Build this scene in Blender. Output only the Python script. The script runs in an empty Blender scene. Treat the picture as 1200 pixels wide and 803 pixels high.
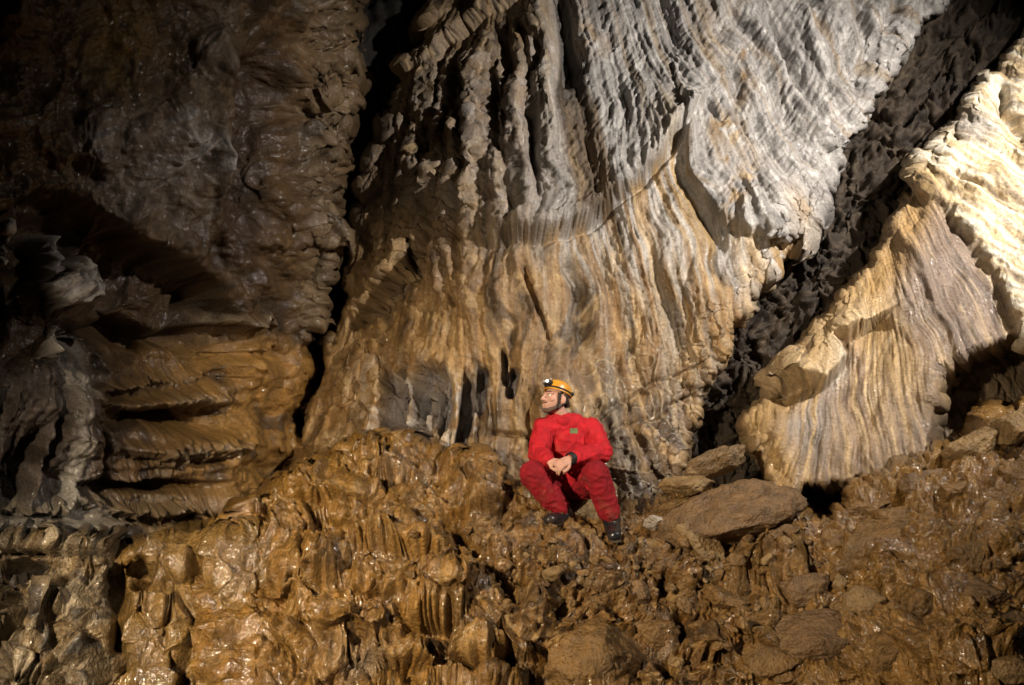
import bpy, math, random
import numpy as np
from mathutils import Vector, Matrix

scene = bpy.context.scene
col = scene.collection
rng = random.Random(7)

# ------------------------------------------------------------------ camera
CAM = np.array((0.0, 0.0, 1.5)); PITCH = math.radians(11.0); FPX = 800.0
cam_d = bpy.data.cameras.new('camera'); cam = bpy.data.objects.new('camera', cam_d); col.objects.link(cam)
cam.location = CAM; cam.rotation_euler = (math.pi/2 + PITCH, 0, 0)
cam_d.sensor_width = 36; cam_d.lens = 36*FPX/1200; cam_d.clip_start = 0.05; cam_d.clip_end = 500
scene.camera = cam

# ------------------------------------------------------------------ light: a cave, no daylight; two hand-held flashes
w = bpy.data.worlds.new('World'); scene.world = w; w.use_nodes = True
nt = w.node_tree; bg = nt.nodes['Background']
bg.inputs['Color'].default_value = (1.0, 0.9, 0.8, 1); bg.inputs['Strength'].default_value = 0.0015

def flash(name, loc, target, power, colour, size, angle, blend):
    d = bpy.data.lights.new(name, 'SPOT'); o = bpy.data.objects.new(name, d); col.objects.link(o)
    o.location = loc; d.energy = power; d.color = colour; d.shadow_soft_size = size
    d.spot_size = math.radians(angle); d.spot_blend = blend
    o.rotation_euler = (Vector(target) - Vector(loc)).to_track_quat('-Z', 'Y').to_euler()
    return o
flash('flash_key', (5.3, 1.9, 5.9), (2.5, 6.8, 4.3), 3900, (1.0, 0.93, 0.85), 0.10, 94, 1.0)
flash('flash_fill', (-2.9, 0.4, 2.5), (-0.1, 5.1, 0.45), 2100, (1.0, 0.83, 0.60), 0.14, 90, 1.0)

scene.view_settings.view_transform = 'Standard'; scene.view_settings.look = 'None'
scene.view_settings.exposure = 0.0; scene.view_settings.gamma = 1.0
scene.view_settings.use_curve_mapping = False

# ------------------------------------------------------------------ numeric tools
sp, cp = math.sin(PITCH), math.cos(PITCH)
def rays(u, v):
    """direction of a photo pixel (1200 x 803 frame), scaled so that y = 1"""
    u = np.asarray(u, float); v = np.asarray(v, float)
    xc = (u-600)/FPX; yc = (401.5-v)/FPX
    dx = xc; dy = cp - yc*sp; dz = sp + yc*cp
    return np.stack((dx/dy, np.ones_like(dx), dz/dy), -1)
def at(u, v, y):
    return CAM + rays(u, v)*y
def V3(u, v, y):
    return Vector(at(u, v, y).tolist())

_P = {}
def _perm(seed):
    if seed not in _P:
        r = np.random.RandomState(seed); p = r.permutation(256); a = r.rand(256)*2*np.pi
        _P[seed] = (np.concatenate((p, p)), np.cos(a), np.sin(a))
    return _P[seed]
def perlin(x, y, seed=0):
    p, gx, gy = _perm(seed)
    xf = np.floor(x); yf = np.floor(y); xi = xf.astype(np.int64) & 255; yi = yf.astype(np.int64) & 255
    x = x-xf; y = y-yf
    fu = x*x*x*(x*(x*6-15)+10); fv = y*y*y*(y*(y*6-15)+10)
    def g(ix, iy, dx, dy):
        k = p[p[ix & 255]+(iy & 255)]
        return gx[k]*dx+gy[k]*dy
    a = g(xi, yi, x, y); b = g(xi+1, yi, x-1, y); c = g(xi, yi+1, x, y-1); d = g(xi+1, yi+1, x-1, y-1)
    return 1.5*((a+(b-a)*fu)*(1-fv)+(c+(d-c)*fu)*fv)
def fbm(x, y, seed=0, octv=4, gain=0.5, lac=2.03):
    s = 0; a = 1.0; t = 0
    for i in range(octv):
        s = s+a*perlin(x, y, seed+i); t += a; a *= gain; x = x*lac+3.1; y = y*lac+1.7
    return s/t*1.4
def bill(x, y, seed=0, octv=1):
    """rounded bulges parted by sharp grooves"""
    s = 0; a = 1.0
    for i in range(octv):
        s = s+a*np.abs(perlin(x, y, seed+i)); a *= .5; x = x*2.1+7; y = y*2.1+3
    return s
def worley(x, y, seed=0):
    r = np.random.RandomState(seed); jx = r.rand(256); jy = r.rand(256); hv = r.rand(256); p = _perm(seed)[0]
    xi = np.floor(x).astype(np.int64); yi = np.floor(y).astype(np.int64)
    f1 = np.full(x.shape, 9.0); f2 = np.full(x.shape, 9.0); idv = np.zeros(x.shape)
    for a in (-1, 0, 1):
        for b in (-1, 0, 1):
            k = p[p[(xi+a) & 255]+((yi+b) & 255)]
            d = (xi+a+jx[k]-x)**2+(yi+b+jy[k]-y)**2
            new = d < f1
            f2 = np.where(new, f1, np.minimum(f2, d)); idv = np.where(new, hv[k], idv); f1 = np.where(new, d, f1)
    return np.sqrt(f1), np.sqrt(f2), idv
def ss(a, b, x):
    t = np.clip((x-a)/(b-a), 0, 1); return t*t*(3-2*t)
def dist(U, V, pts):
    """distance to a traced line, its signed side (+ = right hand of travel in the picture) and the run 0..1"""
    best = np.full(U.shape, 1e9); side = np.zeros(U.shape); run = np.zeros(U.shape)
    n = len(pts)-1
    for i in range(n):
        (ax, ay), (bx, by) = pts[i], pts[i+1]
        ex, ey = bx-ax, by-ay; L = ex*ex+ey*ey
        t = np.clip(((U-ax)*ex+(V-ay)*ey)/L, 0, 1)
        d = np.hypot(U-ax-t*ex, V-ay-t*ey)
        m = d < best
        s = np.sign(ex*(V-ay)-ey*(U-ax))
        best = np.where(m, d, best); side = np.where(m, s, side); run = np.where(m, (i+t)/n, run)
    return best, best*side, run
def groove(U, V, pts, width, depth, taper=True):
    d, s, t = dist(U, V, pts)
    k = np.clip(np.minimum(t, 1-t)*6+.25, 0, 1) if taper else 1
    return -depth*k*np.exp(-(d/width)**2)
def blob(U, V, cx, cy, rx, ry, rot=0, p=2):
    c, s = math.cos(math.radians(rot)), math.sin(math.radians(rot))
    a = ((U-cx)*c+(V-cy)*s)/rx; b = (-(U-cx)*s+(V-cy)*c)/ry
    return np.exp(-(np.abs(a)**p+np.abs(b)**p))
def interp(u, pts):
    return np.interp(u, [p[0] for p in pts], [p[1] for p in pts])
def mixc(a, b, t):
    t = np.clip(t, 0, 1)[..., None]
    return a*(1-t)+np.asarray(b, float)*t

def axis(lo, hi, f0, f1, step, coarse=9.0):
    a = np.arange(f0, f1, step)
    l = np.arange(lo, f0, coarse) if lo < f0 else np.zeros(0)
    r = np.arange(f1, hi, coarse) if hi > f1 else np.zeros(0)
    return np.concatenate((l, a, r))
def plane_y(U, V, p0, n):
    R = rays(U, V); n = np.array(n, float)
    return np.dot(np.array(p0)-CAM, n)/np.minimum(R@n, -0.08)

def tag(o, label=None, cat=None, group=None, kind=None):
    if label: o['label'] = label
    if cat: o['category'] = cat
    if group: o['group'] = group
    if kind: o['kind'] = kind
    return o

def sheet(name, U, V, Y, h, colour, wet, fq, fr, mat, keep=None):
    """a wall skin: base points along Y, relief h (metres) raised along the wall's own normal"""
    P = CAM+rays(U, V)*Y[..., None]
    du = np.gradient(P, axis=1); dv = np.gradient(P, axis=0)
    N = np.cross(dv, du); N /= np.maximum(np.linalg.norm(N, axis=-1, keepdims=True), 1e-9)
    flip = np.sign(np.sum(N*(CAM-P), -1, keepdims=True)); N *= np.where(flip == 0, 1, flip)
    P = P+N*h[..., None]
    nv, nu = U.shape
    idx = np.arange(nv*nu).reshape(nv, nu)
    quads = np.stack((idx[1:, :-1], idx[1:, 1:], idx[:-1, 1:], idx[:-1, :-1]), -1).reshape(-1, 4)
    if keep is not None:
        k = keep.ravel(); quads = quads[k[quads].any(1)]
    used = np.zeros(nv*nu, bool); used[quads.ravel()] = True
    remap = np.cumsum(used)-1; quads = remap[quads]
    co = P.reshape(-1, 3)[used]
    me = bpy.data.meshes.new(name)
    me.vertices.add(len(co)); me.vertices.foreach_set('co', co.astype(np.float32).ravel())
    me.loops.add(quads.size); me.loops.foreach_set('vertex_index', quads.astype(np.int32).ravel())
    me.polygons.add(len(quads)); me.polygons.foreach_set('loop_start', (np.arange(len(quads))*4).astype(np.int32))
    me.polygons.foreach_set('use_smooth', np.ones(len(quads), bool))
    me.update(calc_edges=True)
    c4 = np.ones((len(co), 4), np.float32); c4[:, :3] = np.clip(colour, 0.004, .85).reshape(-1, 3)[used]
    a = me.color_attributes.new('stone', 'FLOAT_COLOR', 'POINT'); a.data.foreach_set('color', c4.ravel())
    a = me.attributes.new('wet', 'FLOAT', 'POINT'); a.data.foreach_set('value', np.broadcast_to(wet, U.shape).ravel()[used].astype(np.float32))
    uv = me.uv_layers.new(name='flow')
    f = np.stack((fq, fr), -1).reshape(-1, 2)[used].astype(np.float32)
    uv.data.foreach_set('uv', f[quads.ravel()].ravel())
    me.materials.append(mat)
    o = bpy.data.objects.new(name, me); col.objects.link(o)
    GRID[name] = (U[0], V[:, 0], P, N)
    return o
GRID = {}
def on(name, u, v):
    """point and normal of a finished skin at a photo pixel"""
    ua, va, P, N = GRID[name]
    j = int(np.abs(ua-u).argmin()); i = int(np.abs(va-v).argmin())
    return Vector(P[i, j].tolist()), Vector(N[i, j].tolist())

# ------------------------------------------------------------------ materials
def new_mat(name):
    m = bpy.data.materials.new(name); m.use_nodes = True
    return m, m.node_tree.nodes, m.node_tree.links, m.node_tree.nodes['Principled BSDF']
def rock_mat(name, rough_dry=.62, rough_wet=.22, flow=(.16, .02), bump=.5, fine=.35, spec=.5, micro=None, coat=0):
    m, N, L, b = new_mat(name)
    at_ = N.new('ShaderNodeAttribute'); at_.attribute_name = 'stone'
    wt = N.new('ShaderNodeAttribute'); wt.attribute_name = 'wet'
    tc = N.new('ShaderNodeTexCoord')
    uvn = N.new('ShaderNodeUVMap'); uvn.uv_map = 'flow'
    mp = N.new('ShaderNodeMapping'); mp.inputs['Scale'].default_value = (flow[0], flow[1], 1); L.new(uvn.outputs[0], mp.inputs[0])
    nf = N.new('ShaderNodeTexNoise'); nf.inputs['Scale'].default_value = 1; nf.inputs['Detail'].default_value = 5; nf.inputs['Roughness'].default_value = .62
    L.new(mp.outputs[0], nf.inputs['Vector'])
    n2 = N.new('ShaderNodeTexNoise'); n2.inputs['Scale'].default_value = 38; n2.inputs['Detail'].default_value = 7 if micro is None else 2.5; n2.inputs['Roughness'].default_value = .68
    L.new(tc.outputs['Object'], n2.inputs['Vector'])
    # colour variation: mottles and streaks of the stone itself
    r1 = N.new('ShaderNodeMapRange'); r1.inputs[1].default_value = .25; r1.inputs[2].default_value = .75; r1.inputs[3].default_value = .45; r1.inputs[4].default_value = 1.45
    L.new(nf.outputs['Fac'], r1.inputs[0])
    r2 = N.new('ShaderNodeMapRange'); r2.inputs[1].default_value = .25; r2.inputs[2].default_value = .75; r2.inputs[3].default_value = .55; r2.inputs[4].default_value = 1.40
    L.new(n2.outputs['Fac'], r2.inputs[0])
    mu = N.new('ShaderNodeMath'); mu.operation = 'MULTIPLY'; L.new(r1.outputs[0], mu.inputs[0]); L.new(r2.outputs[0], mu.inputs[1])
    vm = N.new('ShaderNodeVectorMath'); vm.operation = 'SCALE'; L.new(at_.outputs['Color'], vm.inputs[0]); L.new(mu.outputs[0], vm.inputs['Scale'])
    L.new(vm.outputs[0], b.inputs['Base Color'])
    # gloss: damp film
    rr = N.new('ShaderNodeMapRange'); rr.inputs[3].default_value = rough_dry; rr.inputs[4].default_value = rough_wet; L.new(wt.outputs['Fac'], rr.inputs[0])
    ra = N.new('ShaderNodeMath'); ra.operation = 'MULTIPLY_ADD'; L.new(n2.outputs['Fac'], ra.inputs[0]); ra.inputs[1].default_value = .35
    rs = N.new('ShaderNodeMath'); rs.operation = 'SUBTRACT'; rs.inputs[1].default_value = .175; L.new(rr.outputs[0], rs.inputs[0]); L.new(rs.outputs[0], ra.inputs[2])
    cl = N.new('ShaderNodeClamp'); cl.inputs['Min'].default_value = .08; L.new(ra.outputs[0], cl.inputs[0])
    L.new(cl.outputs[0], b.inputs['Roughness'])
    b.inputs['Specular IOR Level'].default_value = spec
    # fine relief
    n3 = N.new('ShaderNodeTexNoise'); n3.inputs['Scale'].default_value = 120; n3.inputs['Detail'].default_value = 4; L.new(tc.outputs['Object'], n3.inputs['Vector'])
    b1 = N.new('ShaderNodeBump'); b1.inputs['Strength'].default_value = bump; b1.inputs['Distance'].default_value = .035; L.new(nf.outputs['Fac'], b1.inputs['Height'])
    b2 = N.new('ShaderNodeBump'); b2.inputs['Strength'].default_value = fine; b2.inputs['Distance'].default_value = .03; L.new(n2.outputs['Fac'], b2.inputs['Height']); L.new(b1.outputs[0], b2.inputs['Normal'])
    b3 = N.new('ShaderNodeBump'); b3.inputs['Strength'].default_value = fine*.8 if micro is None else micro; b3.inputs['Distance'].default_value = .010; L.new(n3.outputs['Fac'], b3.inputs['Height']); L.new(b2.outputs[0], b3.inputs['Normal'])
    L.new(b3.outputs[0], b.inputs['Normal'])
    if coat:
        n5 = N.new('ShaderNodeTexNoise'); n5.inputs['Scale'].default_value = 42; n5.inputs['Detail'].default_value = 2; L.new(tc.outputs['Object'], n5.inputs['Vector'])
        b5 = N.new('ShaderNodeBump'); b5.inputs['Strength'].default_value = 1; b5.inputs['Distance'].default_value = .015; L.new(n5.outputs['Fac'], b5.inputs['Height'])
        L.new(b5.outputs[0], b.inputs['Coat Normal']); b.inputs['Coat Roughness'].default_value = .10; b.inputs['Coat IOR'].default_value = 1.6
        cm = N.new('ShaderNodeMath'); cm.operation = 'MULTIPLY'; cm.inputs[1].default_value = coat; cm.use_clamp = True; L.new(wt.outputs['Fac'], cm.inputs[0]); L.new(cm.outputs[0], b.inputs['Coat Weight'])
    return m
M_WALL = rock_mat('flowstone', .55, .30, (.16, .012), .35, .8, coat=.45)
M_LEFT = rock_mat('dark_limestone', .60, .25, (.10, .03), .4, .9, spec=.3, coat=1.0)
M_BANK = rock_mat('wet_mud_flowstone', .45, .16, (.10, .05), .2, .8, spec=.2, micro=.35, coat=1.0)
M_SLAB = rock_mat('banded_flowstone', .55, .26, (.16, .012), .4, .8, coat=.45)
M_CLEFT = rock_mat('rough_grey_rock', .75, .4, (.08, .08), .5, .6, spec=.3)

# ------------------------------------------------------------------ main flowstone wall
STEP = 1.3
def fan(U, V, ax=600., ay=-410.):
    return np.arctan2(U-ax, V-ay)*900., np.hypot(U-ax, V-ay)

def main_wall():
    u = axis(300, 1260, 340, 1160, STEP, 8); v = axis(-190, 640, -8, 612, STEP, 8)
    U, V = np.meshgrid(u, v)
    Y = plane_y(U, V, (0, 6.25, 1.6), (-.10, -.965, .22))
    q, r = fan(U, V)
    wu = 22*fbm(U/150, V/150, 11, 3); wv = 22*fbm(U/150, V/150, 21, 3)
    q = q+.5*wu
    # borders that dive into the crack on the left and the cleft on the right
    left = [(530, -200), (515, 0), (498, 60), (460, 130), (430, 230), (405, 350), (380, 430), (360, 500), (352, 560), (350, 700)]
    right = [(1280, -200), (1104, 0), (1054, 58), (990, 177), (933, 280), (872, 354), (838, 424), (806, 500), (790, 560), (780, 700)]
    _, sl, _ = dist(U, V, left); sl = -sl + 6*fbm(U/18, V/26, 31, 3) + 12*fbm(U/60, V/70, 33, 2)       # + inside the wall
    _, sr, _ = dist(U, V, right); sr = sr + 7*fbm(U/16, V/22, 41, 3)
    Y = Y + 2.2*ss(3, -15, sl) + 1.2*ss(2, -13, sr) + .75*ss(170, 0, sl)**1.5 + .12*ss(40, 0, sr)
    Y = Y + .22*fbm(U/260, V/300, 51, 3)
    Y = Y - .16*blob(U, V, 590, 360, 130, 240) + .22*blob(U, V, 745, 470, 100, 110)
    # zones
    lip1 = [(520, 305), (565, 292), (600, 288), (640, 286), (690, 264), (740, 226), (778, 186), (798, 158)]
    lip2 = [(798, 150), (804, 196), (826, 246), (850, 272), (890, 283), (945, 291)]
    d1, s1, t1 = dist(U, V, lip1); d2, s2, t2 = dist(U, V, lip2)
    jag = 3.0*perlin(q/5.0, r/40, 77)+2.5*perlin(q/13, r/60, 78)
    vlip = interp(u, [(520, 306), (600, 288), (640, 286), (690, 264), (740, 226), (778, 186), (799, 160), (806, 200), (826, 246), (850, 272), (890, 283), (945, 291), (1300, 300)])[None, :]
    upper = ss(-4, 4, vlip-V+jag)*ss(585, 690, U+.2*(V-120))
    above1 = ss(-3, 3, -s1+jag)*ss(0, .18, t1)
    above2 = ss(-3, 3, -s2+jag)
    e1 = (d1 < 190); e2 = (d2 < 120)
    prox1 = np.exp(-(d1/85)**2); prox2 = np.exp(-(d2/60)**2)
    cols_z = np.clip(blob(U, V, 560, 180, 130, 150, 0, 4), 0, 1)
    low_z = ss(420, 470, V)
    h = .17*prox1*above1*ss(0, .25, t1) + .14*prox2*above2
    h += (.09+.03*perlin(q/6, r/30, 79))*np.exp(-((s1+10)/9.)**2)*ss(.05, .3, t1) - .10*np.exp(-((s1-5)/4.)**2)*ss(.1, .3, t1)                          # rolled rim over the lip
    # flutes
    fm = ss(-.25, .35, fbm(U/70, V/110, 109, 3))
    h += .13*bill(q/74, r/800, 101)*(1-.6*upper) + .05*fm*bill((q+.5*wu)/29, r/420, 103)
    h += (1-.7*cols_z)*((.024*(1-fm)+.006)*bill((q+.9*wu)/14, (r+wv)/150, 105) + .016*fbm((q+.8*wu)/6, (r+wv)/40, 107, 4)) + .05*fm*bill((U+1.2*wu)/58, (V+1.4*wv)/90, 110, 2) + .06*fbm((U+wu)/45, (V+wv)/60, 108, 3)
    # lumpy columns with crenulated skirts
    h += cols_z*(.20*np.sqrt(bill((q+.7*wu)/40+.3, r/900, 111)+.01) + .05*fbm((q+wu)/20, (r+wv)/15, 113, 3) + .02*fbm((q+wu)/8, (r+wv)/6, 114, 2))
    # ribs and strokes of the pale panel, running up to the right
    a = .60*U-.80*V; b_ = .80*U+.60*V
    a2 = .45*U-.89*V; b2 = .89*U+.45*V; md = ss(-.5, .5, fbm(U/26, V/34, 122, 3))
    h += upper*(.021*md*perlin((a+.4*wu)/13, (b_+.4*wv)/4.4, 121) + .017*(1-md)*perlin((a2+.4*wu)/16, (b2+.4*wv)/5.0, 123) + .012*fbm(U/6, V/7, 128, 3) + .016*fbm((U+wu)/16, (V+wv)/22, 124, 3) + .06*fbm(q/38, r/260, 125, 3) + .03*bill((q+.5*wu)/19, r/330, 126))
    h += (1-upper)*(.014*fbm((U+wu)/7, (V+wv)/7, 127, 3) + .028*bill((U+wu)/34, (V+wv)/46, 129, 2))
    # long folds toward the cleft
    for pts, wd, dp in (
        ([(905, 20), (925, 75), (960, 135), (990, 185)], 9, .10), ([(930, -40), (960, 30), (1000, 70), (1012, 100)], 8, .09),
        ([(995, -30), (1010, 25), (1020, 60), (1012, 110)], 9, .10), ([(870, -60), (888, 0), (930, 75)], 7, .07),
        ([(1055, -30), (1052, 10), (1030, 45)], 7, .08), ([(820, 120), (848, 150)], 7, .11),
        ([(795, 190), (812, 235), (832, 275), (850, 300)], 6, .10), ([(812, 305), (800, 340), (806, 372)], 5, .06),
        ([(648, -20), (655, 30), (662, 75), (664, 112)], 12, .22), ([(664, 112), (672, 160), (690, 215)], 9, .06),
        ([(588, 45), (596, 75), (602, 95)], 6, .16), ([(628, 48), (632, 66), (624, 90)], 6, .14),
        ([(545, 80), (546, 130), (550, 185), (543, 260), (538, 345)], 4.5, .17), ([(583, 92), (584, 140), (586, 188)], 4.5, .2),
        ([(508, 240), (506, 270), (502, 305)], 6, .26), ([(488, 70), (484, 150), (470, 210), (458, 290)], 4, .12),
        ([(622, 135), (622, 190), (626, 250)], 4, .15), ([(610, 310), (628, 365), (646, 405)], 4.5, .14),
        ([(655, 300), (672, 330), (680, 380), (690, 412)], 8, .12), ([(525, 300), (530, 345), (538, 362)], 4, .1),
        ([(455, 250), (440, 320), (430, 350)], 4, .08), ([(700, 300), (715, 360), (742, 420)], 6, .06),
        ([(760, 280), (778, 360), (800, 420)], 5, .05), ([(690, 497), (712, 478), (735, 472), (766, 448), (790, 444), (830, 425)], 3.5, .06),
        ([(640, 560), (625, 520), (622, 480), (634, 450)], 7, .18), ([(706, 514), (728, 498), (760, 492), (784, 476), (822, 462)], 3.5, .05),
        ([(575, 508), (608, 508), (640, 512)], 3, .10), ([(720, 420), (735, 470), (752, 540)], 5, .07),
        ([(400, 420), (420, 400), (445, 395), (470, 372)], 4, .06)):
        h += groove(U+.25*wu, V+.25*wv, pts, wd, dp)
    h += .7*sum(groove(U+.25*wu, V+.25*wv, p_, 10, .10) for p_ in ([(905, 20), (925, 75), (960, 135), (990, 185)], [(930, -40), (960, 30), (1000, 70), (1012, 100)], [(995, -30), (1010, 25), (1020, 60), (1012, 110)], [(850, -20), (880, 60), (910, 130), (950, 215)], [(1045, -40), (1050, 10), (1030, 60)], [(760, -40), (790, 60), (806, 130)], [(820, -40), (850, 60), (868, 140)]))
    for pts, wd, dp in (([(880, 30), (905, 75), (948, 150), (985, 195)], 8, -.10), ([(600, 300), (612, 345), (640, 400), (660, 450)], 7, -.06),
                        ([(940, 0), (952, 60), (985, 110), (1004, 150)], 7, -.08), ([(668, 130), (682, 190), (690, 260)], 4, -.05),
                        ([(790, 150), (800, 162), (806, 178)], 7, -.12), ([(740, 540), (700, 470), (688, 420)], 5, -.06)):
        h += groove(U, V, pts, wd, dp)
    h += .10*blob(U, V, 893, 232, 48, 42, 35)                                 # rounded white lump
    # fringed mouth: a crescent hollow under a toothed rim
    mouth = [(492, 292), (484, 318), (462, 345), (440, 366), (412, 388)]
    dm, sm, tm = dist(U, V, mouth)
    teeth = 3.5*perlin(tm*34, 0*tm+.5, 133)
    wdt = 13*np.sin(np.pi*np.clip(tm, 0.02, .98))**.6
    inside = ss(2, -2, np.abs(sm)-wdt+teeth)*ss(0, .06, tm)*ss(1, .94, tm)
    h += -.34*inside + .09*np.exp(-((sm-16)/7)**2)*ss(0, .1, tm)*ss(1, .9, tm) + inside*.035*perlin(tm*40, sm/30, 135)
    # toothed rims high up on the left
    for i, rim in enumerate(([(410, 128), (440, 100), (470, 92)], [(528, 58), (548, 38), (575, 15), (606, -6), (640, -30)], [(432, 108), (478, 60), (500, 45)])):
        dr, sr_, tr = dist(U, V, rim)
        up = ss(3, -3, sr_+3*perlin(tr*25, tr*0+i, 140+i))
        h += .13*up*np.exp(-(dr/30)**2) - .10*(1-up)*np.exp(-(dr/22)**2)
    # grey windows between pale drips, low on the wall
    wins = ((462, 480, 17, 42, 12), (494, 470, 9, 40, 8), (517, 470, 14, 36, 0), (545, 490, 8, 48, 4), (562, 460, 7, 26, 8), (590, 432, 5, 20, 0), (601, 450, 7, 16, 10), (536, 545, 20, 12, 0), (480, 520, 26, 20, 0))
    wmask = 0*U
    for cx, cy, rx, ry, rot in wins:
        wmask = np.maximum(wmask, blob(U+.35*wu, V+.2*wv, cx, cy, rx, ry, rot, 4))
    wmask = ss(.15, .7, wmask+.35*fbm(q/7, r/40, 151, 3))
    h += -.24*wmask + wmask*.03*bill(U/9, V/22, 153, 2)
    for x0, y0, x1, y1 in ((486, 435, 488, 530), (505, 440, 507, 500), (530, 430, 535, 520), (553, 430, 558, 540), (572, 450, 576, 530), (583, 455, 586, 545)):
        h += groove(U+.3*wu, V, [(x0, y0), ((x0+x1)/2+2, (y0+y1)/2), (x1, y1)], 3.2, -.085)
    # banded foot under the drips, joint at 508
    h += low_z*.03*bill(U/15, V/60, 155)*ss(500, 520, V)
    # ---------------- colours of the stone, with one warm glow painted in
    n1 = fbm(U/90, V/120, 201, 4); n2 = fbm(q/16, r/150, 205, 4); n3 = fbm(U/14, V/14, 209, 4)
    c = np.zeros(U.shape+(3,)) + np.array((.36, .235, .105))
    c = mixc(c, (.24, .148, .062), .5+.9*n1)
    c = mixc(c, (.48, .35, .19), ss(.05, .5, n2)*.6)
    c = mixc(c, (.22, .165, .12), ss(.15, .55, -n2)*.6)
    grey = upper*ss(-.9, -.3, n1)
    c = mixc(c, (.37, .355, .345), grey*.92)
    c = mixc(c, (.52, .50, .475), upper*ss(.1, .5, n3+.4*n2))
    c = mixc(c, (.30, .27, .25), cols_z*(.45+.5*n3))
    # lower bands right of the stain: pale, brown and grey streaks
    band = ss(620, 700, U)*(1-upper)*ss(230, 300, V)
    c = mixc(c, (.50, .42, .31), band*ss(0, .5, n2)*.65*ss(480, 380, V))
    c = mixc(c, (.17, .115, .065), ss(600, 660, U)*ss(400, 460, V)*(.75+.5*n1))
    c = mixc(c, (.36, .34, .32), band*ss(.0, .45, fbm(q/26, r/300, 215, 3))*.7)
    # ochre on the lump and by the lip, brown stains
    c = mixc(c, (.50, .30, .09), blob(U, V, 862, 235, 14, 38, 25)*.8*ss(-.2, .3, n3+.1) + blob(U, V, 925, 255, 14, 28, 0)*.5)
    for bx, by, rx, ry in ((867, 70, 4, 6), (869, 96, 5, 9), (846, 196, 3, 6)):
        c = mixc(c, (.26, .14, .03), blob(U, V, bx, by, rx, ry)*.9)
    c = mixc(c, (.50, .36, .16), np.exp(-(d2/26)**2)*ss(2, 20, s2)*.5)
    st = [(650, -40), (658, 40), (672, 130), (690, 225), (700, 262)]
    dst, sst, tst = dist(U+.3*wu, V, st)
    wst = 11+26*ss(.25, .75, tst)
    stain = ss(1, .75, dst/wst+.25*n2)*ss(1.0, .97, tst)*ss(272, 258, V)
    c = mixc(c, (.12, .075, .035), stain*.9)
    c = mixc(c, (.012, .010, .010), stain*ss(.62, .35, tst+.10*n3)*.85)
    c = mixc(c, (.42, .38, .34), blob(U, V, 655, 175, 5, 60, -6)*.7)
    c = mixc(c, (.09, .07, .055), blob(U, V, 682, 345, 20, 60, -10)*.5*ss(-.2, .3, n2+.2))
    c = mixc(c, (.20, .17, .155), wmask*.7)
    c = mixc(c, (.33, .30, .28), wmask*ss(0, .4, n3)*.6)
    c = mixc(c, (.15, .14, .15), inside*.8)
    c = mixc(c, (.55, .42, .25), np.exp(-((sm-15)/8)**2)*.6*ss(1, .9, tm))
    c = mixc(c, (.46, .43, .40), blob(U, V, 500, 530, 60, 22)*.6)
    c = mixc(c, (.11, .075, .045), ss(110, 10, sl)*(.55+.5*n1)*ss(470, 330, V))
    c = mixc(c, (.28, .175, .075), ss(120, 20, sl)*ss(380, 470, V)*.6)
    sm1 = ss(-.2, .35, fbm(U/55, V/75, 237, 3)); st1 = fbm((q+1.3*wu)/9, (r+wv)/130, 231, 4)*sm1; st2 = fbm((q+1.5*wu)/26, (r+wv)/120, 235, 4)
    c = mixc(c, (.050, .033, .018), ss(.08, .45, st2)*(.8-.5*upper)); c = mixc(c, (.075, .055, .038), ss(.2, .5, st1)*(.6-.35*upper))
    c = mixc(c, (.55, .42, .25), ss(.25, .6, -st1)*.5*(1-upper))
    c = mixc(c, (.10, .085, .07), cols_z*ss(.1, .5, -st2)*.6)
    c = mixc(c, (.50, .33, .13), blob(U, V, 450, 440, 110, 110, 0, 3)*.55*(1-wmask)*(.6+.6*n3))  # warm glow of light left of the caver, painted into the stone colour
    # thin crossing calcite veins low on the right, cream crusts round the drips
    v1 = np.abs(perlin((U+.8*V+wu)/42, (V-.6*U+wv)/24, 241)); v2 = np.abs(perlin((U-.5*V+wu)/26, (V+.5*U+wv)/60, 243))
    vz = ss(655, 720, U)*ss(360, 430, V)
    vein = vz*np.maximum(ss(.05, .0, v1), ss(.05, .0, v2)); h += .02*vein; c = mixc(c, (.62, .55, .44), vein*.75)
    crust = ss(.1, .5, fbm((U+wu)/26, (V+wv)/34, 245, 4)); c = mixc(c, (.60, .46, .27), crust*.55*(1-upper)*ss(250, 330, V))
    wet = np.clip(.25+.5*n1+.35*low_z, 0, 1)
    silver = ss(560, 680, U)*(1-upper)*ss(470, 250, V)*ss(-.05, .3, fbm((q+.8*wu)/15, (r+wv)/260, 251, 3))     # grey streaks that run on below the lip
    c = mixc(c, (.40, .375, .35), silver*.85)
    gold = (1-upper)*(1-silver)*ss(200, 330, V-.15*(U-600))
    c = c*(1-gold[..., None]*np.array((.22, .32, .46)))
    c = c*(1-upper[..., None]*np.array((.20, .205, .215)))
    c = mixc(c, (.23, .16, .085), upper*ss(.15, .5, fbm((q+.8*wu)/20, r/200, 255, 4))*.6)
    c = mixc(c, (.55, .50, .44), blob(U, V, 505, 478, 75, 55, 0, 4)*(1-wmask)*ss(-.05, .3, st1+.5*n3)*.8); c = mixc(c, (.13, .12, .125), wmask*.75)
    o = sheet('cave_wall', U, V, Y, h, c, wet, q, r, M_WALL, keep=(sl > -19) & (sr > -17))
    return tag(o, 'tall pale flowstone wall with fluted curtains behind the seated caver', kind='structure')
main_wall()

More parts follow.
